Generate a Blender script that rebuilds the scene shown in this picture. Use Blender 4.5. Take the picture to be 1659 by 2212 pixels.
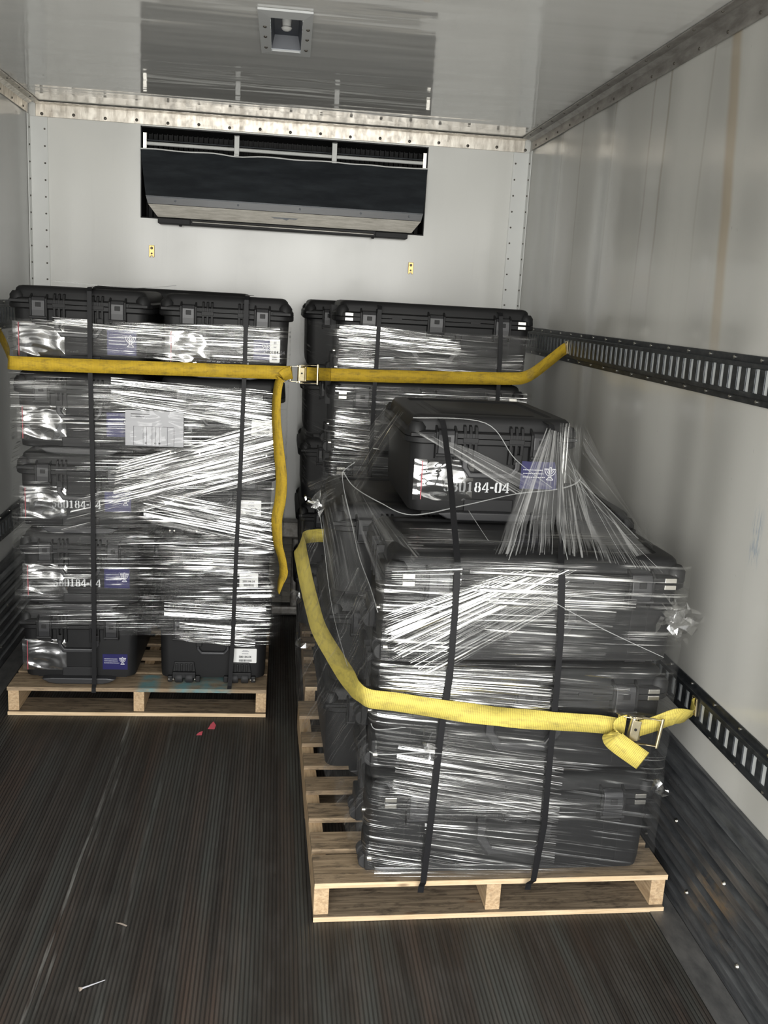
import bpy, math, random
from mathutils import Vector, Matrix, Euler, noise
random.seed(7)
scene = bpy.context.scene
COL = scene.collection
for o in list(bpy.data.objects):
    bpy.data.objects.remove(o, do_unlink=True)

# ------------------------------------------------------------------ camera
F_PX, YAW, PITCH, ROLL, CAM_H = 2071.5, 0.1168, 0.2162, 0.0562, 1.6841
def camera():
    cy, sy, cp, sp = math.cos(YAW), math.sin(YAW), math.cos(PITCH), math.sin(PITCH)
    f = Vector((sy*cp, cy*cp, -sp)); r = Vector((cy, -sy, 0)); u = r.cross(f)
    cr, sr = math.cos(ROLL), math.sin(ROLL)
    r2 = cr*r + sr*u; u2 = -sr*r + cr*u
    cam = bpy.data.cameras.new('camera'); ob = bpy.data.objects.new('camera', cam)
    COL.objects.link(ob)
    m = Matrix.Identity(4)
    for i in range(3):
        m[i][0] = r2[i]; m[i][1] = u2[i]; m[i][2] = -f[i]
    m[2][3] = CAM_H
    ob.matrix_world = m
    cam.sensor_fit = 'VERTICAL'; cam.sensor_height = 36.0; cam.sensor_width = 36.0
    cam.lens = F_PX/2212*36.0
    cam.clip_start = 0.01
    scene.camera = ob
camera()

# ------------------------------------------------------------------ room size (metres)
XL, XR, YB, ZC, YD = -1.2216, 1.2339, 5.041, 2.5185, -0.45

# ------------------------------------------------------------------ daylight and exposure
EXPOSURE = -0.10
SKY = 11.5
def world():
    w = bpy.data.worlds.new('daylight'); scene.world = w; w.use_nodes = True
    nt = w.node_tree; nt.nodes.clear()
    out = nt.nodes.new('ShaderNodeOutputWorld'); bg = nt.nodes.new('ShaderNodeBackground')
    tc = nt.nodes.new('ShaderNodeTexCoord'); sx = nt.nodes.new('ShaderNodeSeparateXYZ')
    mp = nt.nodes.new('ShaderNodeMapRange'); mp.inputs[1].default_value = -1; mp.inputs[2].default_value = 1
    cr = nt.nodes.new('ShaderNodeValToRGB')
    e = cr.color_ramp.elements
    e[0].position = 0.0; e[0].color = (.45, .445, .43, 1)
    e[1].position = 1.0; e[1].color = (.50, .55, .62, 1)
    for p, c in ((.40, (.60, .595, .57, 1)), (.495, (.78, .77, .735, 1)), (.515, (1.0, .985, .95, 1)), (.62, (.92, .92, .91, 1))):
        x = e.new(p); x.color = c
    nt.links.new(tc.outputs['Generated'], sx.inputs[0]); nt.links.new(sx.outputs['Z'], mp.inputs[0])
    nt.links.new(mp.outputs[0], cr.inputs[0]); nt.links.new(cr.outputs[0], bg.inputs[0])
    bg.inputs[1].default_value = SKY
    nt.links.new(bg.outputs[0], out.inputs[0])
    # the open rear doorway, as a sampling portal for the daylight
    li = bpy.data.lights.new('doorway_daylight', 'AREA'); li.shape = 'RECTANGLE'
    li.size = XR-XL; li.size_y = ZC; li.cycles.is_portal = True
    ob = bpy.data.objects.new('doorway_daylight', li); COL.objects.link(ob)
    ob.location = ((XL+XR)/2, YD-0.01, ZC/2)
    ob.rotation_euler = (math.radians(90), 0, 0)
    ob.matrix_world = Matrix(((1, 0, 0, ob.location.x), (0, 0, -1, ob.location.y), (0, 1, 0, ob.location.z), (0, 0, 0, 1)))
world()
vs = scene.view_settings
vs.view_transform = 'Standard'; vs.look = 'None'; vs.gamma = 1.0; vs.use_curve_mapping = False
vs.exposure = EXPOSURE
scene.cycles.max_bounces = 14; scene.cycles.diffuse_bounces = 8; scene.cycles.glossy_bounces = 6
scene.cycles.transparent_max_bounces = 40
scene.cycles.sample_clamp_indirect = 6.0
scene.cycles.use_denoising = True

# ------------------------------------------------------------------ materials
class NT:
    def __init__(s, name):
        s.m = bpy.data.materials.new(name); s.m.use_nodes = True; s.t = s.m.node_tree; s.t.nodes.clear()
        s.out = s.n('ShaderNodeOutputMaterial')
    def n(s, typ, **kw):
        x = s.t.nodes.new(typ)
        for k, v in kw.items(): setattr(x, k, v)
        return x
    def l(s, a, b): s.t.links.new(a, b)
    def put(s, sock, v):
        if hasattr(v, 'is_linked'): s.l(v, sock)
        else: sock.default_value = v
    def coord(s, kind='Object'): return s.n('ShaderNodeTexCoord').outputs[kind]
    def mapping(s, vec, scale=(1, 1, 1), rot=(0, 0, 0), loc=(0, 0, 0)):
        m = s.n('ShaderNodeMapping'); s.l(vec, m.inputs[0]); m.inputs['Scale'].default_value = scale
        m.inputs['Rotation'].default_value = rot; m.inputs['Location'].default_value = loc
        return m.outputs[0]
    def noise(s, vec, scale=5, detail=3, rough=.55, dist=0):
        x = s.n('ShaderNodeTexNoise'); s.l(vec, x.inputs['Vector']); x.inputs['Scale'].default_value = scale
        x.inputs['Detail'].default_value = detail; x.inputs['Roughness'].default_value = rough
        x.inputs['Distortion'].default_value = dist
        return x.outputs['Fac']
    def math(s, op, a, b=None, clamp=False):
        x = s.n('ShaderNodeMath', operation=op); x.use_clamp = clamp; s.put(x.inputs[0], a)
        if b is not None: s.put(x.inputs[1], b)
        return x.outputs[0]
    def rng(s, v, a, b, c=0, d=1, smooth=False):
        x = s.n('ShaderNodeMapRange'); s.put(x.inputs[0], v)
        if smooth: x.interpolation_type = 'SMOOTHSTEP'
        for i, q in enumerate((a, b, c, d)): x.inputs[i+1].default_value = q
        return x.outputs[0]
    def mix(s, f, a, b):
        x = s.n('ShaderNodeMix', data_type='RGBA'); s.put(x.inputs[0], f)
        for i, v in ((6, a), (7, b)):
            if hasattr(v, 'is_linked'): s.l(v, x.inputs[i])
            else: x.inputs[i].default_value = (*v, 1)
        return x.outputs[2]
    def xyz(s, vec):
        x = s.n('ShaderNodeSeparateXYZ'); s.l(vec, x.inputs[0]); return x.outputs
    def bump(s, h, strength=.3, dist=.002, normal=None):
        x = s.n('ShaderNodeBump'); s.l(h, x.inputs['Height']); x.inputs['Strength'].default_value = strength
        x.inputs['Distance'].default_value = dist
        if normal is not None: s.l(normal, x.inputs['Normal'])
        return x.outputs[0]
    def pbr(s, col, rough=.5, metal=0., spec=.5, bump=None):
        b = s.n('ShaderNodeBsdfPrincipled')
        if hasattr(col, 'is_linked'): s.l(col, b.inputs['Base Color'])
        else: b.inputs['Base Color'].default_value = (*col, 1)
        s.put(b.inputs['Roughness'], rough); s.put(b.inputs['Metallic'], metal)
        b.inputs['Specular IOR Level'].default_value = spec
        if bump is not None: s.l(bump, b.inputs['Normal'])
        s.b = b
        s.l(b.outputs[0], s.out.inputs[0]); return s.m
    def band(s, v, c, w):          # 1 inside |v-c|<w, soft edge
        d = s.math('ABSOLUTE', s.math('SUBTRACT', v, c))
        return s.rng(d, w*.3, w, 1, 0, True)
M = {}
def plain(name, col, rough=.5, metal=0., spec=.5, var=.0, scale=30):
    t = NT(name)
    c = col
    if var:
        n = t.noise(t.coord(), scale, 3)
        c = t.mix(n, tuple(x*(1-var) for x in col), tuple(min(1, x*(1+var)) for x in col))
    M[name] = t.pbr(c, rough, metal, spec)
def mats():
    # black moulded resin
    t = NT('black_resin'); co = t.coord()
    n = t.noise(co, 420, 2); n2 = t.noise(co, 9, 3)
    M['resin'] = t.pbr(t.mix(n2, (.0075, .0075, .008), (.0135, .0135, .014)), .55, 0, .32, t.bump(n, .04, .0003))
    plain('black_rubber', (.016, .016, .017), .65)
    plain('latch_resin', (.026, .026, .028), .38)
    plain('steel', (.62, .60, .55), .28, 1, .5, .15, 60)
    plain('zinc', (.62, .54, .36), .30, 1, .5, .25, 70)
    plain('brass_plate', (.62, .42, .17), .35, .8, .5, .2, 60)
    plain('dark_steel', (.055, .06, .066), .42, .7, .5, .35, 40)
    plain('lamp_grey', (.085, .092, .11), .5, .0)
    plain('lamp_frame', (.55, .56, .56), .4, .0)
    plain('lamp_lens', (.55, .55, .53), .25)
    plain('white_label', (.82, .82, .80), .45)
    plain('grey_paper', (.50, .50, .52), .5)
    plain('ink', (.06, .06, .065), .6)
    plain('grey_ink', (.40, .40, .42), .6)
    plain('blue_sticker', (.011, .010, .085), .35)
    plain('white_ink', (.80, .80, .84), .5)
    plain('stencil_paint', (.62, .63, .64), .6, 0, .3, .2, 90)
    plain('red_zip', (.45, .08, .10), .4)
    plain('pink_scrap', (.60, .10, .13), .5)
    plain('pale_scrap', (.36, .30, .25), .6)
    plain('band_black', (.010, .010, .011), .5, 0, .2)
    plain('dark_cavity', (.006, .006, .007), .6)
    # white laminated wall: gloss, vertical dirt streaks, broad waviness
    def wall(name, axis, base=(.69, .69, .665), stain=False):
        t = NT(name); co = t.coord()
        sc = (6.0, 6.0, .22) if axis != 'c' else (3, .35, 1)
        st = t.noise(t.mapping(co, sc), .9, 3, .5)
        fine = t.noise(t.mapping(co, (7, 7, .3) if axis != 'c' else (10, 1.2, 1)), 3, 4, .7)
        blot = t.noise(co, 2.0, 4, .6)
        c = t.mix(t.rng(st, .50, .80, 0, .35 if axis == 's' else .12), base, (.44, .435, .41))
        c = t.mix(t.rng(fine, .60, .80, 0, .18 if axis == 's' else .08), c, (.36, .35, .32))
        c = t.mix(t.rng(blot, .55, .9, 0, .22), c, (.40, .40, .38))
        if stain:
            x = t.xyz(co)
            wob = t.math('MULTIPLY', t.math('SUBTRACT', t.noise(co, 2.5, 2), .5), .05)
            yy = t.math('ADD', x[1], wob)
            slope = t.math('SUBTRACT', yy, t.math('MULTIPLY', t.math('SUBTRACT', x[2], 1.6), .12))
            hi = t.rng(x[2], 1.25, 1.9, 0, 1, True)
            c = t.mix(t.math('MULTIPLY', t.math('MULTIPLY', t.band(slope, 2.66, .045), hi), .55), c, (.36, .27, .15))
            for yc, w, k in ((3.22, .012, .55), (3.36, .010, .45), (3.75, .012, .4), (2.90, .010, .25), (4.15, .012, .35), (4.45, .01, .3)):
                f = t.math('MULTIPLY', t.math('MULTIPLY', t.band(yy, yc, w), t.rng(x[2], 1.5, 2.3, 0, 1, True)), k)
                c = t.mix(f, c, (.25, .23, .17))
            # blue scuff and small scratches
            f = t.math('MULTIPLY', t.band(x[1], 2.28, .035), t.band(x[2], 1.14, .10))
            f = t.math('MULTIPLY', f, t.rng(t.noise(t.mapping(co, (1, 60, 8)), 3, 3), .48, .6))
            c = t.mix(t.math('MULTIPLY', f, .6), c, (.20, .26, .32))
            f = t.rng(t.noise(t.mapping(co, (1, 22, 7), (.3, 0, 0)), 4, 2), .74, .80, 0, .5)
            c = t.mix(f, c, (.2, .2, .2))
        wav = t.noise(t.mapping(co, (1.5, 1.5, .12) if axis != 'c' else (.45, 3.0, 1)), 2.0, 0 if axis != 'c' else 2, .4)
        fi = t.noise(t.mapping(co, (60, 60, 4) if axis != 'c' else (2.5, 40, 1)), 2, 2)
        h = t.math('ADD', t.math('MULTIPLY', wav, 1.0), t.math('MULTIPLY', fi, .002))
        rough = t.rng(blot, .3, .8, .15, .26) if axis != 'c' else t.rng(blot, .3, .8, .05, .10)
        M[name] = t.pbr(c, rough, 0, .5, t.bump(h, .6 if axis != 'c' else .45, (.07 if axis == 's' else .03) if axis != 'c' else .012))
        if axis == 'c': t.b.inputs['IOR'].default_value = 1.95
    # (the ceiling sheet is the glossiest of the laminates)
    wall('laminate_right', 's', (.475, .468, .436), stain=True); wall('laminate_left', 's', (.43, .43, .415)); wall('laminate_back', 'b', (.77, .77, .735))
    wall('laminate_ceiling', 'c', (.66, .655, .63))
    # dull aluminium trim
    t = NT('aluminium_trim'); co = t.coord()
    n = t.noise(t.mapping(co, (12, 12, 3)), 4, 4, .6); n2 = t.noise(co, 30, 3)
    M['alu'] = t.pbr(t.mix(t.rng(n, .35, .75), (.74, .70, .63), (.36, .32, .27)), t.rng(n2, .3, .7, .28, .5), .75, .5)
    t = NT('grey_trim'); co = t.coord()
    n = t.noise(t.mapping(co, (8, 2.5, 8)), 4, 4, .6)
    M['grey_trim'] = t.pbr(t.mix(t.rng(n, .35, .75), (.36, .345, .32), (.17, .155, .14)), .45, .5, .5)
    plain('white_trim', (.76, .77, .75), .35, 0, .5, .06, 8)
    plain('screw_head', (.11, .10, .085), .45, .6)
    # grooved hardwood floor
    t = NT('grooved_floor'); co = t.coord(); x = t.xyz(co)
    wob = t.math('MULTIPLY', t.noise(t.mapping(co, (2, .5, 1)), 2, 2), .003)
    g = t.math('SINE', t.math('MULTIPLY', t.math('ADD', x[0], wob), 2*math.pi/.0112))
    g01 = t.rng(g, -1, 1)
    plank = t.noise(t.mapping(co, (14, .25, 1)), 2.2, 3, .6)
    hue = t.noise(t.mapping(co, (9, .5, 1), loc=(5, 3, 0)), 1.6, 3, .6)
    c = t.mix(t.rng(plank, .3, .7), (.019, .0155, .013), (.048, .042, .036))
    c = t.mix(t.rng(hue, .45, .68, 0, .8), c, (.060, .064, .058))
    c = t.mix(t.rng(t.noise(t.mapping(co, (7, .4, 1), loc=(1, 9, 0)), 1.6, 3), .52, .72, 0, .75), c, (.075, .050, .038))
    grime = t.noise(t.mapping(co, (5, 2.0, 1)), 3, 5, .65)
    c = t.mix(t.rng(grime, .50, .75, 0, .45), c, (.085, .078, .07))
    c = t.mix(t.rng(g01, .0, .38, .72, 0), c, (.010, .009, .008))
    # pale scrape lines running down the left side of the floor
    lx = t.math('ADD', x[0], t.math('MULTIPLY', t.math('SUBTRACT', t.noise(t.mapping(co, (.5, 1.2, 1)), 1.5, 2), .5), .035))
    sk = t.noise(t.mapping(co, (30, 2.2, 1)), 2, 3, .6)
    for xc, w, k in ((-.545, .007, .62), (-.522, .005, .42), (-.37, .010, .16)):
        f = t.math('MULTIPLY', t.math('MULTIPLY', t.band(lx, xc, w), t.rng(sk, .46, .62)), k)
        c = t.mix(f, c, (.28, .28, .26))
    h = t.math('ADD', t.rng(g01, .0, .5), t.math('MULTIPLY', grime, .3))
    M['floor'] = t.pbr(c, t.rng(grime, .3, .7, .42, .62), 0, .45, t.bump(h, .7, .0022))
    t = NT('floor_edge_plate'); co = t.coord()
    n = t.noise(t.mapping(co, (8, 3, 1)), 3, 5, .65)
    M['edge_plate'] = t.pbr(t.mix(t.rng(n, .3, .75), (.085, .085, .085), (.20, .195, .185)), .42, .4, .5)
    # dark scuff liner
    t = NT('dark_liner'); co = t.coord()
    n = t.noise(t.mapping(co, (1, 1.2, 14)), 5, 5, .65); n2 = t.noise(t.mapping(co, (1, 1, 2.5)), 5, 4, .7)
    c = t.mix(t.rng(n, .35, .75), (.050, .053, .058), (.16, .165, .168))
    x = t.xyz(co)
    rust = t.math('MULTIPLY', t.math('MULTIPLY', t.band(x[1], 2.18, .16), t.band(x[2], .15, .11)), t.rng(n2, .48, .66))
    c = t.mix(t.math('MULTIPLY', rust, .75), c, (.34, .22, .10))
    M['liner'] = t.pbr(c, t.rng(n2, .3, .7, .25, .5), .45, .5, t.bump(n, .15, .002))
    t = NT('track_steel'); co = t.coord()
    n = t.noise(t.mapping(co, (1, 3, 6)), 8, 4, .65)
    M['track'] = t.pbr(t.mix(t.rng(n, .4, .75), (.030, .034, .038), (.085, .09, .095)), .40, .6, .5)
    plain('track_back', (.60, .62, .62), .4, .1, .5, .15, 30)
    # black panel of the cooling unit
    t = NT('unit_panel'); co = t.coord()
    n = t.noise(t.mapping(co, (2, 2, 9)), 3, 4, .6)
    M['unit'] = t.pbr(t.mix(t.rng(n, .4, .8), (.014, .017, .021), (.034, .040, .046)), .33, 0, .5)
    t = NT('unit_strip'); co = t.coord()
    n = t.noise(t.mapping(co, (3, 3, 30)), 4, 5, .7)
    M['unit_strip'] = t.pbr(t.mix(t.rng(n, .35, .75), (.62, .59, .53), (.36, .34, .29)), .45, .3, .5)
    # pallet timber
    def wood(name, a, b, dirt):
        t = NT(name); co = t.coord(); oi = t.n('ShaderNodeObjectInfo').outputs['Random']
        sh = t.n('ShaderNodeCombineXYZ'); t.l(t.math('MULTIPLY', oi, 37.0), sh.inputs[0]); t.l(t.math('MULTIPLY', oi, 11.0), sh.inputs[2])
        av = t.n('ShaderNodeVectorMath', operation='ADD'); t.l(co, av.inputs[0]); t.l(sh.outputs[0], av.inputs[1]); v = av.outputs[0]
        gr = t.noise(t.mapping(v, (2.2, 40, 60)), 2.5, 5, .6, .6)
        lo = t.noise(t.mapping(v, (2, 7, 7)), 2, 3)
        c = t.mix(t.rng(gr, .38, .62), a, b)
        c = t.mix(t.rng(lo, .55, .8, 0, .5), c, tuple(q*.72 for q in b))
        dn = t.noise(t.mapping(v, (5, 16, 16)), 3, 5, .7)
        c = t.mix(t.rng(dn, .50, .68, 0, dirt), c, (.055, .042, .03))
        kn = t.n('ShaderNodeTexVoronoi'); t.l(t.mapping(v, (3.0, 9, 9)), kn.inputs['Vector']); kn.inputs['Scale'].default_value = 1.6
        c = t.mix(t.rng(kn.outputs['Distance'], .05, .11, .7, 0), c, (.13, .075, .04))
        M[name] = t.pbr(c, .68, 0, .3, t.bump(gr, .5, .0015)); return t, c
    wood('timber', (.60, .44, .27), (.44, .30, .17), .30)
    wood('timber_deck', (.33, .245, .155), (.20, .145, .09), .75)
    wood('timber_grey', (.24, .185, .125), (.13, .098, .066), .95)
    wood('timber_pale', (.74, .57, .37), (.58, .42, .25), .12)
    # paint-marked front board of the left pallet (teal overspray)
    t, c = wood('timber_teal', (.36, .27, .175), (.22, .16, .10), .5)
    co = t.coord(); x = t.xyz(co)
    f = None
    for xc, w in ((.035, .055), (.17, .06), (.28, .11)):
        b = t.band(x[0], xc, w); f = b if f is None else t.math('MAXIMUM', f, b)
    f = t.math('MULTIPLY', f, t.rng(t.noise(co, 16, 4), .36, .60, .1, .8))
    c2 = t.mix(f, c, (.10, .27, .30)); t.l(c2, t.b.inputs['Base Color'])
    # yellow webbing
    t = NT('yellow_webbing'); uv = t.coord('UV'); x = t.xyz(uv)
    rib = t.math('SINE', t.math('MULTIPLY', x[0], 2*math.pi/.0042))
    d = t.noise(t.mapping(uv, (7, 26, 1)), 3, 5, .7); d2 = t.noise(t.mapping(uv, (3, 8, 1), loc=(4, 4, 0)), 2, 4, .6)
    c = t.mix(t.rng(d2, .35, .7), (.60, .40, .030), (.46, .30, .02))
    c = t.mix(t.rng(d, .48, .72, 0, .75), c, (.13, .095, .03))
    c = t.mix(t.rng(rib, -1, -.2, .35, 0), c, (.22, .16, .03))
    M['webbing'] = t.pbr(c, .7, 0, .3, t.bump(rib, .35, .0008))
    t = NT('pale_webbing'); uv = t.coord('UV'); x = t.xyz(uv)
    rib = t.math('SINE', t.math('MULTIPLY', x[0], 2*math.pi/.0050))
    d = t.noise(t.mapping(uv, (7, 26, 1)), 3, 5, .7)
    c = t.mix(t.rng(d, .47, .74, 0, .6), (.64, .52, .11), (.12, .10, .05))
    c = t.mix(t.rng(rib, -1, -.1, .45, 0), c, (.20, .16, .05))
    M['webbing_pale'] = t.pbr(c, .7, 0, .3, t.bump(rib, .4, .0008))
    # stretch film: clear, glossy, stretched in fine parallel creases along U
    def film(name, base, gain, dens_lo, dens_hi, haze, bump=1.0, fine=1.0, sharp=(.515, .575)):
        t = NT(name); uv = t.coord('UV')
        a = t.noise(t.mapping(uv, (1.5, 70*fine, 1)), 1.0, 2, .5)
        b = t.noise(t.mapping(uv, (2.4, 230*fine, 1), loc=(3, 7, 0)), 1.0, 2, .5)
        p = t.noise(t.mapping(uv, (2.8, 7.5, 1), loc=(11, 2, 0)), 1.4, 3, .55)
        st = t.math('ADD', t.math('MULTIPLY', a, .55), t.math('MULTIPLY', b, .45))
        dens = t.rng(p, dens_lo, dens_hi, 0, 1, True)
        thr = t.rng(st, *sharp, 0, 1, True)
        ed = t.n('ShaderNodeUVMap'); ed.uv_map = 'Edge'; ex = t.xyz(ed.outputs[0])
        ma = t.math('SUBTRACT', .5, t.math('ABSOLUTE', t.math('SUBTRACT', ex[0], .5)))
        mb_ = t.math('SUBTRACT', .5, t.math('ABSOLUTE', t.math('SUBTRACT', ex[1], .5)))
        rag = t.math('MULTIPLY', t.math('SUBTRACT', b, .5), .9); rag2 = t.math('MULTIPLY', t.math('SUBTRACT', p, .5), .5)
        fade = t.math('MULTIPLY', t.rng(t.math('ADD', ma, t.math('ADD', rag, rag2)), .02, .10, 0, 1, True), t.rng(t.math('ADD', mb_, t.math('MULTIPLY', rag2, .5)), .0, .06, 0, 1, True))
        on = t.math('MULTIPLY', t.math('MULTIPLY', thr, dens), fade)
        base = t.math('MULTIPLY', fade, base)
        fac = t.math('ADD', base, t.math('MULTIPLY', on, gain), True)
        nrm = t.bump(t.math('ADD', a, t.math('MULTIPLY', b, .16)), .7*bump, .012)
        gl = t.n('ShaderNodeBsdfGlossy'); gl.inputs['Roughness'].default_value = .09; gl.inputs['Color'].default_value = (.97, .97, .95, 1); t.l(nrm, gl.inputs['Normal'])
        tr = t.n('ShaderNodeBsdfTransparent'); tr.inputs[0].default_value = (.985, .985, .98, 1)
        df = t.n('ShaderNodeBsdfDiffuse'); df.inputs[0].default_value = (.75, .75, .74, 1)
        m1 = t.n('ShaderNodeMixShader'); t.put(m1.inputs[0], t.math('ADD', t.math('MULTIPLY', fade, haze*.3), t.math('MULTIPLY', on, haze), True)); t.l(tr.outputs[0], m1.inputs[1]); t.l(df.outputs[0], m1.inputs[2])
        m2 = t.n('ShaderNodeMixShader'); t.l(fac, m2.inputs[0]); t.l(m1.outputs[0], m2.inputs[1]); t.l(gl.outputs[0], m2.inputs[2])
        t.l(m2.outputs[0], t.out.inputs[0]); M[name] = t.m
    film('film_wrap', .018, .48, .47, .61, .04, 1.0, 1.1)
    film('film_dense', .028, .60, .44, .60, .05, 1.0, 1.15)
    film('film_light', .014, .24, .42, .64, .09)
    film('film_tent', .012, .12, .30, .58, .26, .7, .8, (.51, .58))
    film('film_bright', .045, .80, .35, .52, .09, 1.0, 1.2, (.495, .55))
    film('film_dim', .010, .10, .34, .60, .11, .7, .8, (.51, .58))
    t = NT('film_rope'); M['film_rope'] = t.pbr((.60, .61, .60), .25, 0, .5)
    t.b.inputs['Alpha'].default_value = .30
    t = NT('film_crumple'); uv = t.coord()
    gl = t.n('ShaderNodeBsdfGlossy'); gl.inputs['Roughness'].default_value = .1
    tr = t.n('ShaderNodeBsdfTransparent'); m = t.n('ShaderNodeMixShader'); m.inputs[0].default_value = .22
    t.l(tr.outputs[0], m.inputs[1]); t.l(gl.outputs[0], m.inputs[2]); t.l(m.outputs[0], t.out.inputs[0]); M['crumple'] = t.m
    # clear document pouch
    def pouch(name, milk, gloss):
        t = NT(name); co = t.coord('UV')
        w = t.noise(t.mapping(co, (6, 13, 1), (0, 0, .6)), 1.0, 1, .4, 1.4)
        nrm = t.bump(w, 1.0, .026)
        gl = t.n('ShaderNodeBsdfGlossy'); gl.inputs['Roughness'].default_value = .06; t.l(nrm, gl.inputs['Normal'])
        tr = t.n('ShaderNodeBsdfTransparent'); tr.inputs[0].default_value = (.93, .93, .93, 1)
        df = t.n('ShaderNodeBsdfDiffuse'); df.inputs[0].default_value = (.55, .55, .54, 1)
        m1 = t.n('ShaderNodeMixShader'); m1.inputs[0].default_value = milk; t.l(tr.outputs[0], m1.inputs[1]); t.l(df.outputs[0], m1.inputs[2])
        m2 = t.n('ShaderNodeMixShader'); m2.inputs[0].default_value = gloss; t.l(m1.outputs[0], m2.inputs[1]); t.l(gl.outputs[0], m2.inputs[2])
        t.l(m2.outputs[0], t.out.inputs[0]); M[name] = t.m
    pouch('pouch_clear', .06, .34)
    pouch('pouch_sheet', .03, .025)
mats()

# ------------------------------------------------------------------ mesh helpers
class MB:
    def __init__(s): s.v = []; s.f = []; s.uv = {}; s.mi = []; s.cur = 0
    def add(s, vs, fs, uvs=None):
        o = len(s.v); s.v += [tuple(p) for p in vs]
        for k, f in enumerate(fs):
            s.f.append(tuple(i+o for i in f)); s.mi.append(s.cur)
            if uvs: s.uv[len(s.f)-1] = [uvs[i] for i in f]
    def box(s, x0, x1, y0, y1, z0, z1, mat=None, bev=0):
        vs = [(x0, y0, z0), (x1, y0, z0), (x1, y1, z0), (x0, y1, z0), (x0, y0, z1), (x1, y0, z1), (x1, y1, z1), (x0, y1, z1)]
        if mat is not None: vs = [mat @ Vector(p) for p in vs]
        s.add(vs, [(0, 3, 2, 1), (4, 5, 6, 7), (0, 1, 5, 4), (1, 2, 6, 5), (2, 3, 7, 6), (3, 0, 4, 7)])
    def rings(s, rs, cap0=True, cap1=True, closed=False):
        n = len(rs[0]); vs = [p for r in rs for p in r]; fs = []
        m = len(rs)
        for i in range(m if closed else m-1):
            a, b = i*n, ((i+1) % m)*n
            for j in range(n):
                k = (j+1) % n
                fs.append((a+j, a+k, b+k, b+j))
        if not closed:
            if cap0: fs.append(tuple(reversed(range(n))))
            if cap1: fs.append(tuple((m-1)*n+j for j in range(n)))
        s.add(vs, fs)
    def cyl(s, p0, p1, r0, r1=None, n=16):
        r1 = r0 if r1 is None else r1
        p0, p1 = Vector(p0), Vector(p1); d = (p1-p0).normalized()
        a = d.orthogonal().normalized(); b = d.cross(a)
        ring = lambda c, r: [c+(a*math.cos(2*math.pi*i/n)+b*math.sin(2*math.pi*i/n))*r for i in range(n)]
        s.rings([ring(p0, r0), ring(p1, r1)])
    def tube(s, pts, r, n=8, closed=False):
        pts = [Vector(p) for p in pts]; rs = []; prev = None
        m = len(pts)
        for i, p in enumerate(pts):
            if closed: d = (pts[(i+1) % m]-pts[i-1]).normalized()
            else: d = (pts[min(i+1, m-1)]-pts[max(i-1, 0)]).normalized()
            if prev is None: a = d.orthogonal().normalized()
            else: a = (prev-d*prev.dot(d)).normalized()
            prev = a; b = d.cross(a)
            rr = r[i] if isinstance(r, (list, tuple)) else r
            rs.append([p+(a*math.cos(2*math.pi*k/n)+b*math.sin(2*math.pi*k/n))*rr for k in range(n)])
        s.rings(rs, closed=closed)
    def prism(s, outline, axis, a0, a1):
        # outline in the two other axes (x: (y,z), y: (x,z), z: (x,y))
        def P(q, a): return {'x': (a, q[0], q[1]), 'y': (q[0], a, q[1]), 'z': (q[0], q[1], a)}[axis]
        s.rings([[P(q, a0) for q in outline], [P(q, a1) for q in outline]])
    def ribbon(s, pts, wdirs, width, th=.002, u0=0.0):
        # a flat webbing: centre points, a width direction at each, solid thickness
        pts = [Vector(p) for p in pts]; m = len(pts); rs = []; us = []; u = u0
        for i, p in enumerate(pts):
            d = (pts[min(i+1, m-1)]-pts[max(i-1, 0)]).normalized()
            w = Vector(wdirs[i] if isinstance(wdirs, list) else wdirs); w = (w-d*w.dot(d)).normalized()
            nn = d.cross(w); wd = width[i] if isinstance(width, (list, tuple)) else width
            if i: u += (p-pts[i-1]).length
            us.append(u)
            rs.append([p-w*wd/2-nn*th/2, p+w*wd/2-nn*th/2, p+w*wd/2+nn*th/2, p-w*wd/2+nn*th/2])
        o = [q for r in rs for q in r]; fs = []; 
        wv = width[0] if isinstance(width, (list, tuple)) else width
        uvs = [(us[i], (0, wv, wv, 0)[k]) for i in range(m) for k in range(4)]
        for i in range(m-1):
            for k in range(4):
                fs.append((i*4+k, i*4+(k+1) % 4, (i+1)*4+(k+1) % 4, (i+1)*4+k))
        fs += [(3, 2, 1, 0), tuple((m-1)*4+k for k in range(4))]
        s.add(o, fs, uvs)
    def mesh(s, name, mat, smooth=False, bevel=0):
        me = bpy.data.meshes.new(name); me.from_pydata(s.v, [], s.f); 
        ms = mat if isinstance(mat, (list, tuple)) else [mat]
        for q in ms: me.materials.append(M[q])
        if len(ms) > 1:
            for p, i in zip(me.polygons, s.mi): p.material_index = i
        if hasattr(s, 'edge'):
            nu, nv, full = s.edge; e2 = [(.5 if full else i/nu, j/nv) for j in range(nv+1) for i in range(nu+1)]
        else: e2 = None
        if s.uv:
            ul = me.uv_layers.new(name='UVMap')
            for p in me.polygons:
                u = s.uv.get(p.index)
                if u:
                    for li, q in zip(p.loop_indices, u): ul.data[li].uv = q
            if e2:
                el = me.uv_layers.new(name='Edge')
                for lp in me.loops: el.data[lp.index].uv = e2[lp.vertex_index]
        me.validate(); 
        if smooth:
            for p in me.polygons: p.use_smooth = True
            if smooth != 'all': me.set_sharp_from_angle(angle=math.radians(38))
        return me
    def obj(s, name, mat, parent=None, smooth=False, bevel=0, seg=2):
        ob = bpy.data.objects.new(name, s.mesh(name, mat, smooth)); COL.objects.link(ob)
        if parent is not None: ob.parent = parent
        if bevel:
            b = ob.modifiers.new('bevel', 'BEVEL'); b.width = bevel; b.segments = seg; b.limit_method = 'ANGLE'; b.angle_limit = math.radians(40)
        return ob
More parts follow.
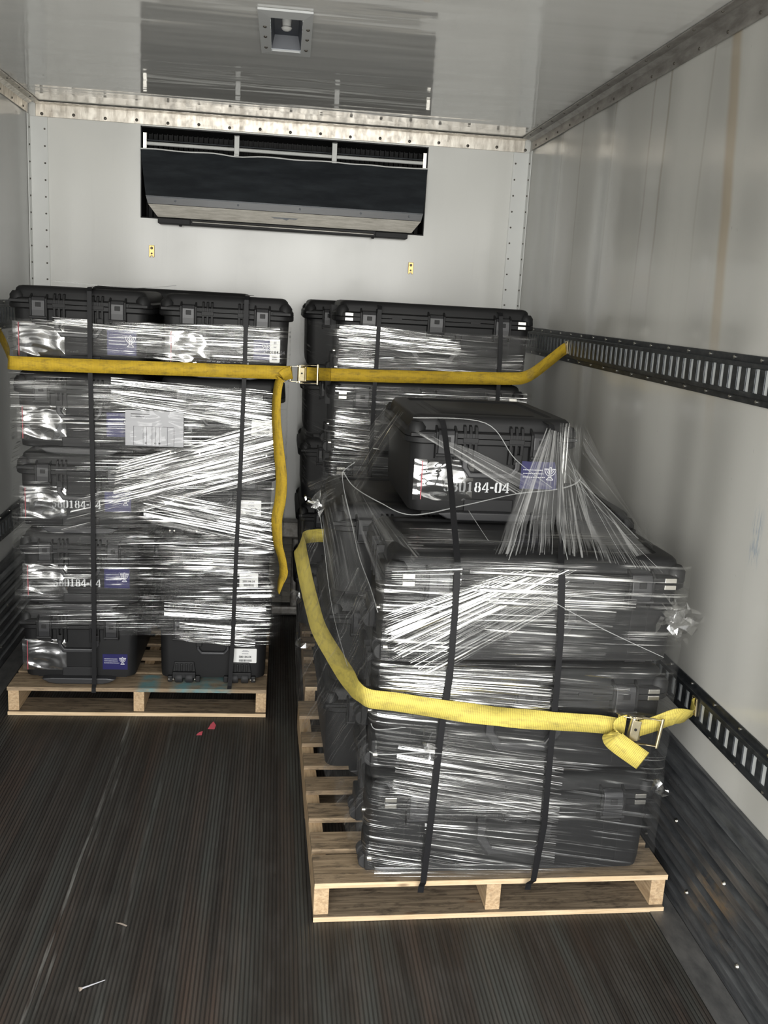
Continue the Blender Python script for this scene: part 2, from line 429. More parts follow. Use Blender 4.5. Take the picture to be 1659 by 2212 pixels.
def tag(o, label=None, cat=None, group=None, kind=None):
    if label: o['label'] = label
    if cat: o['category'] = cat
    if group: o['group'] = group
    if kind: o['kind'] = kind
    return o
def thing(name, label, cat, loc=(0, 0, 0), rz=0, group=None):
    o = bpy.data.objects.new(name, None); COL.objects.link(o); o.empty_display_size = .1
    o.location = loc; o.rotation_euler = (0, 0, rz)
    return tag(o, label, cat, group)
def struct(o): o['kind'] = 'structure'; return o
def copy_tree(o, parent=None):
    c = o.copy(); COL.objects.link(c)
    if parent is not None: c.parent = parent
    for ch in list(o.children): copy_tree(ch, c)
    return c
def rr(hw, hd, r, z, n=5, cx=0, cy=0):
    pts = []
    for q, (sx, sy) in enumerate(((1, 1), (-1, 1), (-1, -1), (1, -1))):
        for i in range(n+1):
            a = math.pi/2*(q+i/n)
            pts.append((cx+sx*(hw-r)+r*math.cos(a), cy+sy*(hd-r)+r*math.sin(a), z))
    return pts
def text_mb(mb, txt, size, x, z, yf, mat_i=0, bold=0.0, align='CENTER'):
    cu = bpy.data.curves.new('t', 'FONT'); cu.body = txt; cu.size = size; cu.align_x = align; cu.resolution_u = 2; cu.offset = bold
    ob = bpy.data.objects.new('t', cu); COL.objects.link(ob)
    bpy.context.view_layer.update()
    me = bpy.data.meshes.new_from_object(ob.evaluated_get(bpy.context.evaluated_depsgraph_get()))
    mb.cur = mat_i
    mb.add([(x+v.co.x, yf, z+v.co.y) for v in me.vertices], [tuple(p.vertices) for p in me.polygons])
    bpy.data.objects.remove(ob); bpy.data.meshes.remove(me); bpy.data.curves.remove(cu)

# ------------------------------------------------------------------ the truck box
def screws(parent, pts, axis, r=.0062, h=.005):
    base = None
    for p in pts:
        if base is None:
            mb = MB(); d = Vector(axis)
            mb.cyl((0, 0, 0), d*h*.6, r, r, 10); mb.cyl(d*h*.6, d*h, r*.9, r*.45, 10)
            base = mb.obj('screw', 'screw_head', parent, True); base.location = p
        else:
            c = base.copy(); COL.objects.link(c); c.location = p
def room():
    t = .05
    mb = MB(); mb.box(XL-t, XR+t, YD, YB+t+.3, -t, 0); struct(mb.obj('floor', 'floor'))
    mb = MB()
    # ceiling with the opening for the light fitting
    hx0, hx1, hy0, hy1 = -.062, .046, 3.20, 3.62
    for b in ((XL-t, hx0, YD, YB+t), (hx1, XR+t, YD, YB+t), (hx0, hx1, YD, hy0), (hx0, hx1, hy1, YB+t)):
        mb.box(*b, ZC, ZC+t)
    struct(mb.obj('ceiling', 'laminate_ceiling'))
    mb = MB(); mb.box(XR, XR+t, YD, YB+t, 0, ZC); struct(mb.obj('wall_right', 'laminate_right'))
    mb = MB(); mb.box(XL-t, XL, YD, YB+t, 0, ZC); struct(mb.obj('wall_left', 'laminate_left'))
    mb = MB()
    ux0, ux1, uz0, uz1 = -.700, .714, 2.02, 2.449
    for b in ((XL, XR, 0, uz0), (XL, XR, uz1, ZC), (XL, ux0, uz0, uz1), (ux1, XR, uz0, uz1)):
        mb.box(b[0], b[1], YB, YB+t, b[2], b[3])
    struct(mb.obj('wall_back', 'laminate_back'))
    # trims
    n = [0]
    def trim(boxes, mat, name=None):
        n[0] += 1; mb = MB()
        for b in boxes: mb.box(*b)
        return struct(mb.obj('trim_%d' % n[0], mat, bevel=.0015))
    a = trim([(XL+.03, XR-.03, YB-.004, YB-.0005, 2.455, ZC-.004), (XL+.03, XR-.03, YB-.06, YB-.004, ZC-.007, ZC-.003)], 'alu')
    screws(a, [(XL+.06+i*.148, YB-.0035, 2.468+.004*(i % 2)) for i in range(17)], (0, -1, 0), .0075, .006)
    for sx, X in ((1, XR), (-1, XL)):
        a = trim([tuple(sorted((X-sx*.003, X-sx*.085)))+(YB-.007, YB-.001, .46, 2.455),
                  tuple(sorted((X-sx*.0005, X-sx*.006)))+(YB-.055, YB-.007, .46, 2.46)], 'white_trim')
        screws(a, [(X-sx*.072, YB-.006, 2.40-i*.078) for i in range(12)], (0, -1, 0), .0045, .004)
        screws(a, [(X-sx*.006, YB-.035, 2.40-i*.078) for i in range(12)], (-sx, 0, 0), .0045, .004)
    for sx, X in ((1, XR), (-1, XL)):
        # cove angle along the wall-to-ceiling edge
        n[0] += 1; mb = MB()
        prof = [(X-sx*.002, 2.462), (X-sx*.007, 2.462), (X-sx*.010, 2.500), (X-sx*.030, ZC-.007), (X-sx*.062, ZC-.007), (X-sx*.062, ZC-.002), (X-sx*.002, ZC-.002)]
        if sx < 0: prof = prof[::-1]
        mb.prism(prof, 'y', YD, YB-.062)
        a = struct(mb.obj('trim_%d' % n[0], 'grey_trim' if sx > 0 else 'alu'))
        screws(a, [(X-sx*.0078, 4.9-i*.19, 2.475) for i in range(15)], (-sx, 0, 0), .005, .004)
        screws(a, [(X-sx*.052, 4.85-i*.19, ZC-.0068) for i in range(15)], (0, 0, -1), .004, .004)
    # dark ribbed liner along the foot of the side walls
    for sx, X in ((1, XR), (-1, XL)):
        n[0] += 1; mb = MB(); prof = [(X-sx*.001, .002), (X-sx*.036, .002)]
        z = .012
        prof.append((X-sx*.036, z))
        for k in range(7):
            prof += [(X-sx*.035, z+.026), (X-sx*.015, z+.038), (X-sx*.014, z+.044), (X-sx*.034, z+.052)]
            z += .052
        prof += [(X-sx*.026, .385), (X-sx*.010, .392), (X-sx*.009, .432), (X-sx*.012, .434), (X-sx*.012, .440), (X-sx*.001, .440)]
        if sx < 0: prof = prof[::-1]
        mb.prism(prof, 'y', YD, YB-.004)
        a = struct(mb.obj('trim_%d' % n[0], 'liner'))
        base = None
        for i in range(10):
            for zz in (.090, .245):
                m2 = MB(); p = (X-sx*.0335, 1.7+i*.31+(.12 if zz > .2 else 0), zz)
                if p[1] > 4.95: continue
                if base is None:
                    m2.cyl((0, 0, 0), (-sx*.006, 0, 0), .008, .004, 10); base = m2.obj('rivet', 'steel', a, True); base.location = p
                else:
                    c = base.copy(); COL.objects.link(c); c.location = p
    # smooth metal edge plates of the floor
    for sx, X in ((1, XR), (-1, XL)):
        n[0] += 1; mb = MB(); x0, x1 = sorted((X-sx*.038, X-sx*.118)); mb.box(x0, x1, YD, YB-.004, .0005, .003)
        struct(mb.obj('trim_%d' % n[0], 'edge_plate'))
room()

def etrack(label, X, sx, z0, z1):
    t = thing('cargo_track', label, 'cargo track', (X, 3.0, z0), 0, 'slotted cargo tracks')
    h = z1-z0; y0, y1 = -1.9, 2.03
    mb = MB()
    def box(a, b, ya, yb, za, zb):
        xa, xb = sorted((-sx*a, -sx*b)); mb.box(xa, xb, ya, yb, za, zb)
    box(.0006, .005, y0, y1, 0, .020); box(.0006, .005, y0, y1, h-.020, h)
    # raised centre, with real slots
    pitch = .0508; sl = .021; zs0, zs1 = .032, h-.032; k = int((y1-y0)/pitch)
    box(.0006, .016, y0, y1, .019, zs0); box(.0006, .016, y0, y1, zs1, h-.019)
    box(.0006, .009, y0, y1, .016, .020)
    for i in range(k+1):
        ya = y0+i*pitch; yb = min(ya+pitch-sl, y1)
        if yb > ya: box(.0120, .016, ya, yb, zs0, zs1)
    mb.obj('slotted_rail', 'track', t, bevel=.0012)
    mb = MB(); xa, xb = sorted((-sx*.0008, -sx*.0118)); mb.box(xa, xb, y0, y1, zs0, zs1)
    mb.obj('backing_plate', 'track_back', t)
    screws(t, [(-sx*.005, 1.95-i*.152, z) for i in range(25) for z in (.010, h-.010)], (-sx, 0, 0), .005, .004)
    for c in t.children:
        if c.name.startswith('screw'): c.data.materials[0] = M['steel']
etrack('upper slotted cargo track on the right wall, yellow strap hooked into its far end', XR, 1, 1.472, 1.5985)
etrack('dark slotted cargo track low on the right wall just above the ribbed liner', XR, 1, .535, .6525)
etrack('dark slotted cargo track, upper one on the left wall, mostly behind the left stack', XL, -1, 1.472, 1.5985)
etrack('dark slotted cargo track low on the left wall in shadow beside the left stack', XL, -1, .535, .6525)

def cooling_unit():
    t = thing('cooling_unit', 'long black cooling unit let into the back wall under the ceiling', 'cooling unit', (0, YB, 2.0))
    # housing behind the wall
    mb = MB(); x0, x1 = -.699, .713
    mb.box(x0, x1, .20, .21, .022, .447); mb.box(x0, x0+.004, .0, .20, .022, .447); mb.box(x1-.004, x1, .0, .20, .022, .447)
    mb.box(x0, x1, 0, .20, .443, .4475); mb.box(x0, x1, 0, .20, .021, .025)
    mb.obj('housing', 'dark_cavity', t)
    # front panel: leans out from the slot, then turns back under
    mb = MB(); rs = []
    for (y, z, xa, xb) in ((-.004, .338, -.697, .711), (-.030, .338, -.697, .711), (-.115, .118, -.660, .690), (-.112, .082, -.650, .682), (-.100, .082, -.650, .682), (-.004, .118, -.660, .690)):
        rs.append([(xa, y, z), (xb, y, z)])
    n = len(rs); vs = [p for r in rs for p in r]; fs = [(2*i, 2*i+1, (2*i+3) % (2*n), (2*i+2) % (2*n)) for i in range(n)]
    fs += [tuple(2*i for i in reversed(range(n))), tuple(2*i+1 for i in range(n))]
    mb.add(vs, fs); fp = mb.obj('front_panel', 'unit', t)
    mb = MB()   # bright wavy top edge of the panel
    mb.tube([(-.695+1.404*i/40, -.031, .340-.006*math.exp(-((i-13)/2.)**2)-.005*math.exp(-((i-34)/1.6)**2)+.002*math.sin(i*.8)) for i in range(41)], .0032, 6)
    mb.obj('panel_edge', 'white_trim', fp, True)
    mb = MB(); mb.box(-.655, .686, -.1175, -.114, .113, .1165); mb.obj('seam', 'dark_steel', fp)
    for x in (-.52, -.22, .08, .38, .62):
        m2 = MB(); m2.cyl((x, -.114, .100), (x, -.118, .100), .005, .004, 8); m2.obj('bolt', 'dark_steel', fp)
    # lower tarnished strip
    mb = MB()
    vs = [(-.650, -.111, .080), (.682, -.111, .080), (.640, -.092, .024), (-.606, -.092, .024), (-.650, -.002, .080), (.682, -.002, .080), (.640, -.002, .028), (-.606, -.002, .028)]
    mb.add(vs, [(0, 3, 2, 1), (4, 5, 6, 7), (0, 1, 5, 4), (3, 7, 6, 2), (1, 2, 6, 5), (0, 4, 7, 3)])
    ls = mb.obj('lower_strip', 'unit_strip', t)
    mb = MB(); mb.prism([(-.06, .056), (.075, .056), (.062, .050), (.03, .050), (.015, .044), (-.005, .050), (-.045, .050)], 'y', -.1035, -.096)
    mb.obj('badge', 'dark_steel', ls)
    # drain tray under it
    mb = MB(); mb.box(-.606, .622, -.080, -.004, -.006, .0235); mb.box(-.606, -.45, -.090, -.080, -.006, .02); mb.box(.46, .622, -.090, -.080, -.006, .02)
    mb.obj('drain_tray', 'dark_cavity', t, bevel=.003)
    mb = MB(); mb.tube([(-.44, -.085, .010), (.45, -.085, .006)], .004, 6); mb.obj('tray_rail', 'steel', t, True)
    mb = MB()
    for x in (-.50, .45): mb.cyl((x, -.055, -.001), (x, -.055, -.014), .010, .006, 10)
    mb.obj('drain_spout', 'dark_cavity', t, True)
    # rails in the open slot, with brackets
    for zz, nm, r in ((.388, 'slot_rail', .004), (.372, 'slot_rail', .0085)):
        m2 = MB(); m2.tube([(-.672, .012, zz), (.690, .012, zz)], r, 8); m2.obj(nm, 'dark_steel' if r < .008 else 'white_trim', t, True)
    for x in (-.237, .243):
        m2 = MB(); m2.box(x-.012, x+.012, -.036, .020, .336, .343); m2.box(x-.012, x+.012, -.010, -.004, .340, .436); m2.box(x-.012, x+.012, -.01, .02, .430, .436)
        m2.obj('bracket', 'white_trim', t, bevel=.0015)
    for x in (-.680, .698):
        m2 = MB(); m2.box(x-.009, x+.009, .002, .010, .345, .420); m2.obj('end_clip', 'steel', t, bevel=.001)
    mb = MB()
    for k in range(56):
        x = -.69+k*.025
        mb.box(x, x+.003, .15, .199, .03, .44)
    mb.obj('coil', 'dark_cavity', t)
cooling_unit()

def ceiling_lamp():
    t = thing('ceiling_lamp', 'recessed grey light fitting in the glossy ceiling', 'ceiling lamp', (-.008, 3.41, ZC))
    mb = MB(); o = [(-.088, -.275), (.080, -.275), (.086, .262), (-.086, .262)]; i = [(-.050, -.205), (.050, -.205), (.050, .205), (-.050, .205)]
    z0, z1 = -.008, -.0005
    vs = [(x, y, z0) for x, y in o]+[(x, y, z0-.003) for x, y in i]+[(x, y, z1) for x, y in o]+[(x, y, z1) for x, y in i]
    fs = []
    for k in range(4):
        j = (k+1) % 4
        fs += [(k, 4+k, 4+j, j), (8+k, 8+j, 12+j, 12+k), (k, j, 8+j, 8+k), (4+k, 12+k, 12+j, 4+j)]
    mb.add(vs, fs); fr = mb.obj('frame', 'lamp_frame', t, bevel=.002)
    screws(fr, [(sx*.068, y, -.0095) for sx in (-1, 1) for y in (-.10, .02, .16)], (0, 0, -1), .006, .005)
    mb = MB(); vs = [(-.050, -.203, -.002), (.050, -.203, -.002), (.050, .203, -.002), (-.050, .203, -.002), (-.040, -.17, .040), (.040, -.17, .040), (.040, .19, .040), (-.040, .19, .040)]
    mb.add(vs, [(0, 1, 5, 4), (1, 2, 6, 5), (2, 3, 7, 6), (3, 0, 4, 7), (4, 5, 6, 7)]); mb.obj('recess', 'lamp_grey', t)
    mb = MB(); mb.cyl((.0, 0, .040), (0, 0, .020), .016, .014, 16); mb.rings([[(.018*math.cos(a)*q, .018*math.sin(a)*q, .020-zz) for a in [2*math.pi*j/16 for j in range(16)]] for q, zz in ((.8, 0), (1, .004), (.8, .010), (.35, .014))])
    mb.obj('lens', 'lamp_lens', t, True)
    mb = MB(); mb.box(-.048, .048, .196, .204, -.012, -.004); mb.obj('hinge_bar', 'lamp_frame', t, bevel=.002)
ceiling_lamp()

def wall_clip(x, z, label):
    t = thing('wall_clip', label, 'clip', (x, YB, z), 0, 'brass clips on the back wall')
    mb = MB(); mb.prism([(-.013, .030), (.013, .030), (.013, -.026), (.006, -.030), (.004, -.022), (-.004, -.022), (-.006, -.030), (-.013, -.026)], 'y', -.008, -.0008)
    mb.obj('plate', 'brass_plate', t, bevel=.0015)
    mb = MB(); mb.cyl((0, -.008, .016), (0, -.014, .016), .007, .005, 10); mb.obj('screw', 'screw_head', t, True)
    mb = MB(); mb.cyl((0, -.008, -.010), (0, -.012, -.010), .005, .004, 10); mb.obj('rivet', 'screw_head', t, True)
wall_clip(-.645, 1.862, 'small brass clip on the back wall above the left stack')
wall_clip(.658, 1.855, 'small brass clip on the back wall below the right end of the black unit')

def air_grille():
    t = thing('return_air_grille', 'grey louvred air return grille low on the back wall between the stacks', 'air grille', (-.05, YB, 0))
    mb = MB(); mb.box(-.26, .215, -.10, -.001, .43, .52); mb.box(.150, .215, -.10, -.001, .05, .43); mb.box(-.26, -.215, -.10, -.001, .05, .43); mb.box(-.26, .215, -.10, -.001, .004, .055)
    mb.obj('housing', 'grey_trim', t, bevel=.012)
    mb = MB(); mb.box(-.215, .15, -.02, -.002, .056, .429); mb.obj('dark_screen', 'dark_cavity', t)
    for k in range(10):
        m2 = MB(); z = .075+k*.036
        m2.prism([(-.085, z), (-.080, z-.003), (-.025, z+.022), (-.03, z+.025)], 'x', -.214, .149); m2.obj('louvre', 'unit_strip', t)
air_grille()

# ------------------------------------------------------------------ pallets
def pallet(label, x, y, rz, front='timber_pale', seed=1, teal=False):
    rnd = random.Random(seed)
    t = thing('pallet', label, 'pallet', (x, y, 0), rz, 'timber pallets under the loads')
    W, D = 1.016, 1.219
    def board(name, x0, x1, y0, y1, z0, z1, mat):
        mb = MB(); cx, cy, cz = (x0+x1)/2, (y0+y1)/2, (z0+z1)/2
        lng = 'x'
        mb.box(x0-cx, x1-cx, y0-cy, y1-cy, z0-cz, z1-cz)
        ob = mb.obj(name, mat, t, bevel=.0015); ob.location = (cx, cy, cz); return ob
    for sx in (.0, (W-.042)/2, W-.042):
        # stringer, laid so that its grain runs along its length
        mb = MB(); mb.box(-.60, .60, -.021, .021, -.044, .044)
        ob = mb.obj('stringer', 'timber', t, bevel=.002); ob.location = (sx+.021, D/2, .060); ob.rotation_euler = (0, 0, math.pi/2)
        mb = MB()
    ys = [.0, .165, .335, .505, .675, .845, 1.079]
    for i, yy in enumerate(ys):
        w = .14 if i in (0, 6) else .095
        ob = board('deck_board', 0, W, yy, yy+w, .1045, .120, ('timber_teal' if teal else 'timber_deck') if i == 0 else 'timber_deck')
    for yy, w in ((0, .14), (.54, .14), (1.079, .14)):
        board('bottom_board', 0, W, yy, yy+w, .0005, .0155, 'timber_grey')
    # pale sawn front edges
    for z0, z1, nm in ((.1046, .1199, 'board_edge'), (.0007, .0153, 'board_edge')):
        mb = MB(); mb.box(-W/2, W/2, -.0006, .0006, -(z1-z0)/2, (z1-z0)/2)
        ob = mb.obj(nm, front if not (teal and z0 > .05) else 'timber_teal', t); ob.location = (W/2, -.0007, (z0+z1)/2)
    return t
pallet('timber pallet under the nearest load of large cases on the right', .1416, 2.3413, .0202, seed=2)
pallet('timber pallet with teal paint marks under the tall left stack', -1.0249, 3.6715, -.0061, seed=3, teal=True)
pallet('timber pallet under the rear right stack, hidden behind the nearest load', .15, 3.70, 0, seed=4)

# ------------------------------------------------------------------ cases
FRONT_GAP = .016
def face_y(z, d, zp):          # front of the tapered tub at height z
    return -d/2+.018+.005*(1-min(1, z/zp))
def make_case(name, w, d, h, kind):
    t = bpy.data.objects.new(name, None); COL.objects.link(t)
    zp = h-.063; hw, hd = w/2, d/2
    # tub
    mb = MB(); R = .042
    prof = [(.020, .040, .03), (.0185, .034, .032), (.022, .025, R), (.05, .022, R), (zp-.022, .018, R), (zp-.020, .004, R+.012), (zp-.016, .0, R+.015), (zp-.002, .0, R+.015), (zp-.001, .003, R+.012)]
    mb.rings([rr(hw-i, hd-i, r, z) for z, i, r in prof])
    for sx in (-1, 1):
        for sy in (-1, 1):
            mb.box(sx*(hw-.10)-.03, sx*(hw-.10)+.03, sy*(hd-.10)-.03, sy*(hd-.10)+.03, .0, .0195)
    tub = mb.obj('tub', 'resin', t, True)
    # lid, with raised rim and sunken top panel
    mb = MB()
    prof = [(zp+.0, .003, R+.012), (zp+.001, .0, R+.015), (zp+.014, .001, R+.014), (zp+.018, .006, R+.010), (zp+.020, .018, R), (h-.022, .021, R), (h-.010, .025, R-.004), (h-.003, .033, R-.008), (h, .046, R-.012), (h, .070, .02), (h-.006, .076, .018), (h-.006, .11, .015), (h-.002, .116, .012)]
    mb.rings([rr(hw-i, hd-i, r, z) for z, i, r in prof])
    # corner bumpers on the rim
    for sx in (-1, 1):
        for sy in (-1, 1):
            c = Vector((sx*(hw-.035), sy*(hd-.035), 0))
            mb.rings([[(c.x+.030*math.cos(a)*q, c.y+.030*math.sin(a)*q, z) for a in [2*math.pi*k/14 for k in range(14)]] for z, q in ((zp-.001+.002, .95), (zp+.028, .95), (zp+.042, .6))])
    mb.obj('lid', 'resin', t, True)
    yf = -hd
    def ribs(x0, n=3, sp=.017, z0=zp-.078, z1=zp+.042):
        m = MB()
        for i in range(n):
            x = x0+(i-(n-1)/2)*sp
            m.prism([(yf+.030, z0), (yf+.004, z0+.004), (yf-.001, zp-.01), (yf-.001, zp+.014), (yf+.008, z1-.008), (yf+.030, z1)], 'x', x-.0042, x+.0042)
        m.box(x0-(n-1)/2*sp-.006, x0+(n-1)/2*sp+.006, yf-.003, yf+.02, zp-.012, zp+.002)
        m.obj('rib', 'resin', t, bevel=.001)
    def latch(x, w2=.056, lid_up=.036, dn=.066, plate=True):
        m = MB(); m.prism([(yf+.012, zp-.056), (yf-.008, zp-.053), (yf-.011, zp-.024), (yf-.010, zp+.010), (yf-.004, zp+.022), (yf+.014, zp+.026)], 'x', x-w2/2+.004, x+w2/2-.004)
        lt = m.obj('latch', 'latch_resin', t, bevel=.003)
        for sx in (-1, 1):
            m = MB(); xx = x+sx*(w2/2)
            m.prism([(yf+.030, zp-dn), (yf-.006, zp-dn+.006), (yf-.008, zp-.01), (yf-.008, zp+.018), (yf+.004, zp+lid_up-.01), (yf+.030, zp+lid_up+.004)], 'x', xx-.0035, xx+.0035)
            m.obj('latch_arm', 'resin', lt, bevel=.0012)
        m = MB(); m.cyl((x-w2/2-.002, yf-.008, zp-.050), (x+w2/2+.002, yf-.008, zp-.050), .0055, n=10); m.obj('pin', 'black_rubber', lt, True)
        m = MB(); m.box(x-.009, x+.011, yf-.0125, yf-.009, zp-.012, zp+.004); m.obj('release_button', 'resin', lt, bevel=.001)
    def handle(x, z1, hh, hw2, taper, grip=.017):
        m = MB(); yh = yf+.002
        o = [(x-hw2, z1), (x-hw2, z1-hh*.5), (x-hw2+taper, z1-hh), (x+hw2-taper, z1-hh), (x+hw2, z1-hh*.5), (x+hw2, z1)]
        e = grip
        i = [(x-hw2+e, z1), (x-hw2+e, z1-hh*.5+e*.3), (x-hw2+taper+e*.4, z1-hh+e), (x+hw2-taper-e*.4, z1-hh+e), (x+hw2-e, z1-hh*.5+e*.3), (x+hw2-e, z1)]
        vs = [(a, yh, b) for a, b in o]+[(a, yh, b) for a, b in i]+[(a, yh+.018, b) for a, b in o]+[(a, yh+.018, b) for a, b in i]
        fs = []
        for k in range(5):
            fs += [(k, k+1, 7+k, 6+k), (12+k, 18+k, 19+k, 13+k), (k, 12+k, 13+k, k+1), (6+k, 7+k, 19+k, 18+k)]
        fs += [(0, 6, 18, 12), (5, 17, 23, 11)]
        m.add(vs, fs); hd_ = m.obj('handle', 'latch_resin', t, bevel=.004)
        for sx in (-1, 1):
            m = MB(); m.box(x+sx*(hw2-.010)-.013, x+sx*(hw2-.010)+.013, yf+.000, yf+.030, z1-.006, z1+.016)
            m.obj('hinge_lug', 'resin', hd_, bevel=.003)
    def wheels(x, y0, sgn_axis='y'):
        # a pair of wheels on a moulded housing at the front bottom edge
        m = MB(); m.box(x-.052, x+.052, yf+.008, yf+.045, .022, .048)
        m.prism([(x-.052, .048), (x-.044, .090), (x+.044, .090), (x+.052, .048)], 'y', yf+.014, yf+.045)
        for k in range(4): m.box(x-.038+k*.021, x-.026+k*.021, yf+.009, yf+.015, .052, .084)
        for sx in (-1, 1): m.box(x+sx*.062-.010, x+sx*.062+.010, yf+.008, yf+.045, .006, .032)
        ho = m.obj('wheel_housing', 'resin', t, bevel=.003)
        for k in (-1, 1):
            m = MB(); xx = x+k*.023
            m.rings([[(xx+dx, yf+.022+r*math.sin(a), .0225+r*math.cos(a)) for a in [2*math.pi*j/20 for j in range(20)]] for dx, r in ((-.0165, .015), (-.0165, .020), (-.012, .0222), (.012, .0222), (.0165, .020), (.0165, .015))])
            m.obj('wheel', 'black_rubber', ho, True)
        for k in (-.047, .049, .066 if x > 0 else -.066):
            m = MB(); m.cyl((x+k, yf+.010, .020), (x+k, yf+.004, .020), .0042, .003, 10); m.obj('bolt', 'steel', ho, True)
    if kind == 'latch':
        latch(-.145); latch(.140)
        ribs(-.072); ribs(.067)
        handle(-.003, .186, .058, .088, .022)
        # retracted pull handle along the bottom edge
        m = MB(); m.box(-.075, .075, yf+.016, yf+.034, .024, .062); m.obj('pull_handle_recess', 'dark_cavity', t, bevel=.003)
        m = MB(); m.prism([(-.16, .022), (-.13, .006), (-.10, .001), (.10, .001), (.13, .006), (.16, .022), (.12, .026), (-.12, .026)], 'y', yf-.012, yf+.03); m.obj('pull_handle', 'latch_resin', t, bevel=.004)
        for sx in (-1, 1):
            m = MB(); m.box(sx*.215-.035, sx*.215+.035, yf-.004, yf+.01, zp+.002, zp+.012); m.obj('rim_ridge', 'resin', t, bevel=.001)
    elif kind == 'wheel':
        wheels(-.128, 0); wheels(.122, 0)
        handle(0.0, .168, .042, .072, .020, .012)
        latch(-.150, .05, .030, .056); latch(.150, .05, .030, .056)
        ribs(-.09, 3, .016, zp-.05, zp+.036); ribs(.09, 3, .016, zp-.05, zp+.036)
    elif kind == 'large':
        for x in (-.272, 0.0, .272): latch(x, .064, .036, .072)
        for sx in (-1, 1):
            m = MB(); x = sx*.352
            m.box(x-.016, x+.016, yf-.0035, yf+.004, zp-.002+.004, zp+.0145); m.obj('lock_plate', 'steel', t, bevel=.001)['label'] = 'bright steel padlock plate'
            m = MB(); m.box(x-.016, x+.016, yf-.0035, yf+.004, zp-.0165, zp-.0045); m.obj('lock_plate', 'steel', t, bevel=.001)['label'] = 'bright steel padlock plate'
            for dx in (-.022, .022):
                m = MB(); m.prism([(yf+.0225, .035), (yf+.0215, .036), (yf+.0172, zp-.024), (yf+.020, zp-.024)], 'x', sx*.285+dx-.0012, sx*.285+dx+.0012)
                m.obj('seam_line', 'dark_cavity', t)
        handle(.0, .180, .098, .105, .035, .024)
        for x in (-.16, .16):
            m = MB(); m.box(x-.02, x+.02, yf-.004, yf+.02, zp-.004, zp+.004); m.obj('rim_ridge', 'resin', t)
        # wheel blocks on the left end, and bright screws near the front corner
        for yy in (-.13, .13):
            m = MB(); m.box(-hw+.006, -hw+.050, yy-.055, yy+.055, .004, .085); ho = m.obj('wheel_housing', 'resin', t, bevel=.006)
            for k in (-1, 1):
                m = MB(); m.cyl((-hw+.012, yy+k*.025-.014, .023), (-hw+.012, yy+k*.025+.014, .023), .0225, n=18); m.obj('wheel', 'black_rubber', ho, True, bevel=.003)
        for yy, zz in ((-.180, .042), (-.02, .10)):
            m = MB(); m.cyl((-hw+.032, yy, zz), (-hw+.012, yy, zz), .0095, .0085, 14); m.obj('screw', 'steel', t, True)
        for yy in (-.05, 0, .05):
            m = MB(); m.box(-hw-.001, -hw+.03, yy-.005, yy+.005, zp-.06, zp+.04); m.obj('rib', 'resin', t)
    return t
PROTO = {}
def case(kind, label, x, y, z, rz=0, group=None, w=None, sx=1, sy=1):
    key = (kind, w)
    dims = {'latch': (.525, .575, .3085), 'wheel': (.515, .575, .3085), 'large': (.822, .495, .3115), 'long': (.715, .50, .3085)}[kind]
    nm = {'latch': 'equipment_case', 'wheel': 'equipment_case', 'large': 'large_case', 'long': 'long_case'}[kind]
    if key not in PROTO:
        t = make_case(nm, *dims, 'large' if kind == 'long' else kind); PROTO[key] = t
    else:
        t = copy_tree(PROTO[key])
        for ch in list(t.children):      # stickers belong to one case only
            if ch.name.split('.')[0] in ('document_pouch', 'blue_label', 'white_label', 'stencil_number'):
                for g in list(ch.children): bpy.data.objects.remove(g)
                bpy.data.objects.remove(ch)
    t.location = (x, y, z); t.rotation_euler = (0, 0, rz); t.scale = (sx, sy, 1)
    for k in ('label', 'category', 'group'):
        if k in t: del t[k]
    tag(t, label, 'case', group)
    t['dims_d'] = dims[1]
    return t
# --- stickers
STENCIL = {
 '0': [[(1.2, 14), (0, 11), (0, 3), (1.2, 0), (4, 0), (4, .9), (3, 2.5), (3, 11.5), (4, 13.1), (4, 14)], [(5.2, 14), (8, 14), (9.2, 11), (9.2, 3), (8, 0), (5.2, 0), (5.2, .9), (6.2, 2.5), (6.2, 11.5), (5.2, 13.1)]],
 '1': [[(1, 11), (1, 11.8), (4, 14), (6, 14), (6, 1), (7.6, .8), (7.6, 0), (1.2, 0), (1.2, .8), (3, 1), (3, 11.4)]],
 '4': [[(5.0, 14), (0, 5.2), (0, 3.4), (5.0, 3.4), (5.0, 4.8), (1.6, 4.8), (5.0, 10.4)], [(5.8, 14), (8, 14), (8, 4.8), (9.4, 4.8), (9.4, 3.4), (8, 3.4), (8, 1), (9, .8), (9, 0), (4.2, 0), (4.2, .8), (5.8, 1)]],
 '5': [[(1, 14), (8.4, 14), (8.0, 11.6), (2.2, 11.6), (2.0, 9.0), (1, 8.2)], [(2.6, 8.6), (5.0, 9.2), (8.0, 8.0), (9, 5.0), (8, 1.6), (5.0, 0), (5.0, 1.0), (6.0, 2.5), (6.0, 6.4), (5, 7.8), (2.6, 7.4)], [(.2, 3.4), (2.6, 3.8), (3.2, 1.4), (4.2, 1.0), (4.2, 0), (1.4, .4)]],
 '8': [[(4, 14), (1.4, 13), (.6, 10.6), (1.6, 8.2), (.2, 6), (.2, 2.6), (1.6, .4), (4, 0), (4, 1), (3, 2.4), (3, 5.6), (4, 6.8), (4, 8), (3.2, 9.2), (3.2, 12), (4, 13)], [(5.2, 14), (7.8, 13), (8.6, 10.6), (7.6, 8.2), (9, 6), (9, 2.6), (7.6, .4), (5.2, 0), (5.2, 1), (6.2, 2.4), (6.2, 5.6), (5.2, 6.8), (5.2, 8), (6, 9.2), (6, 12), (5.2, 13)]],
 '-': [[(.6, 5.4), (5.2, 5.4), (5.2, 7.8), (.6, 7.8)]],
}
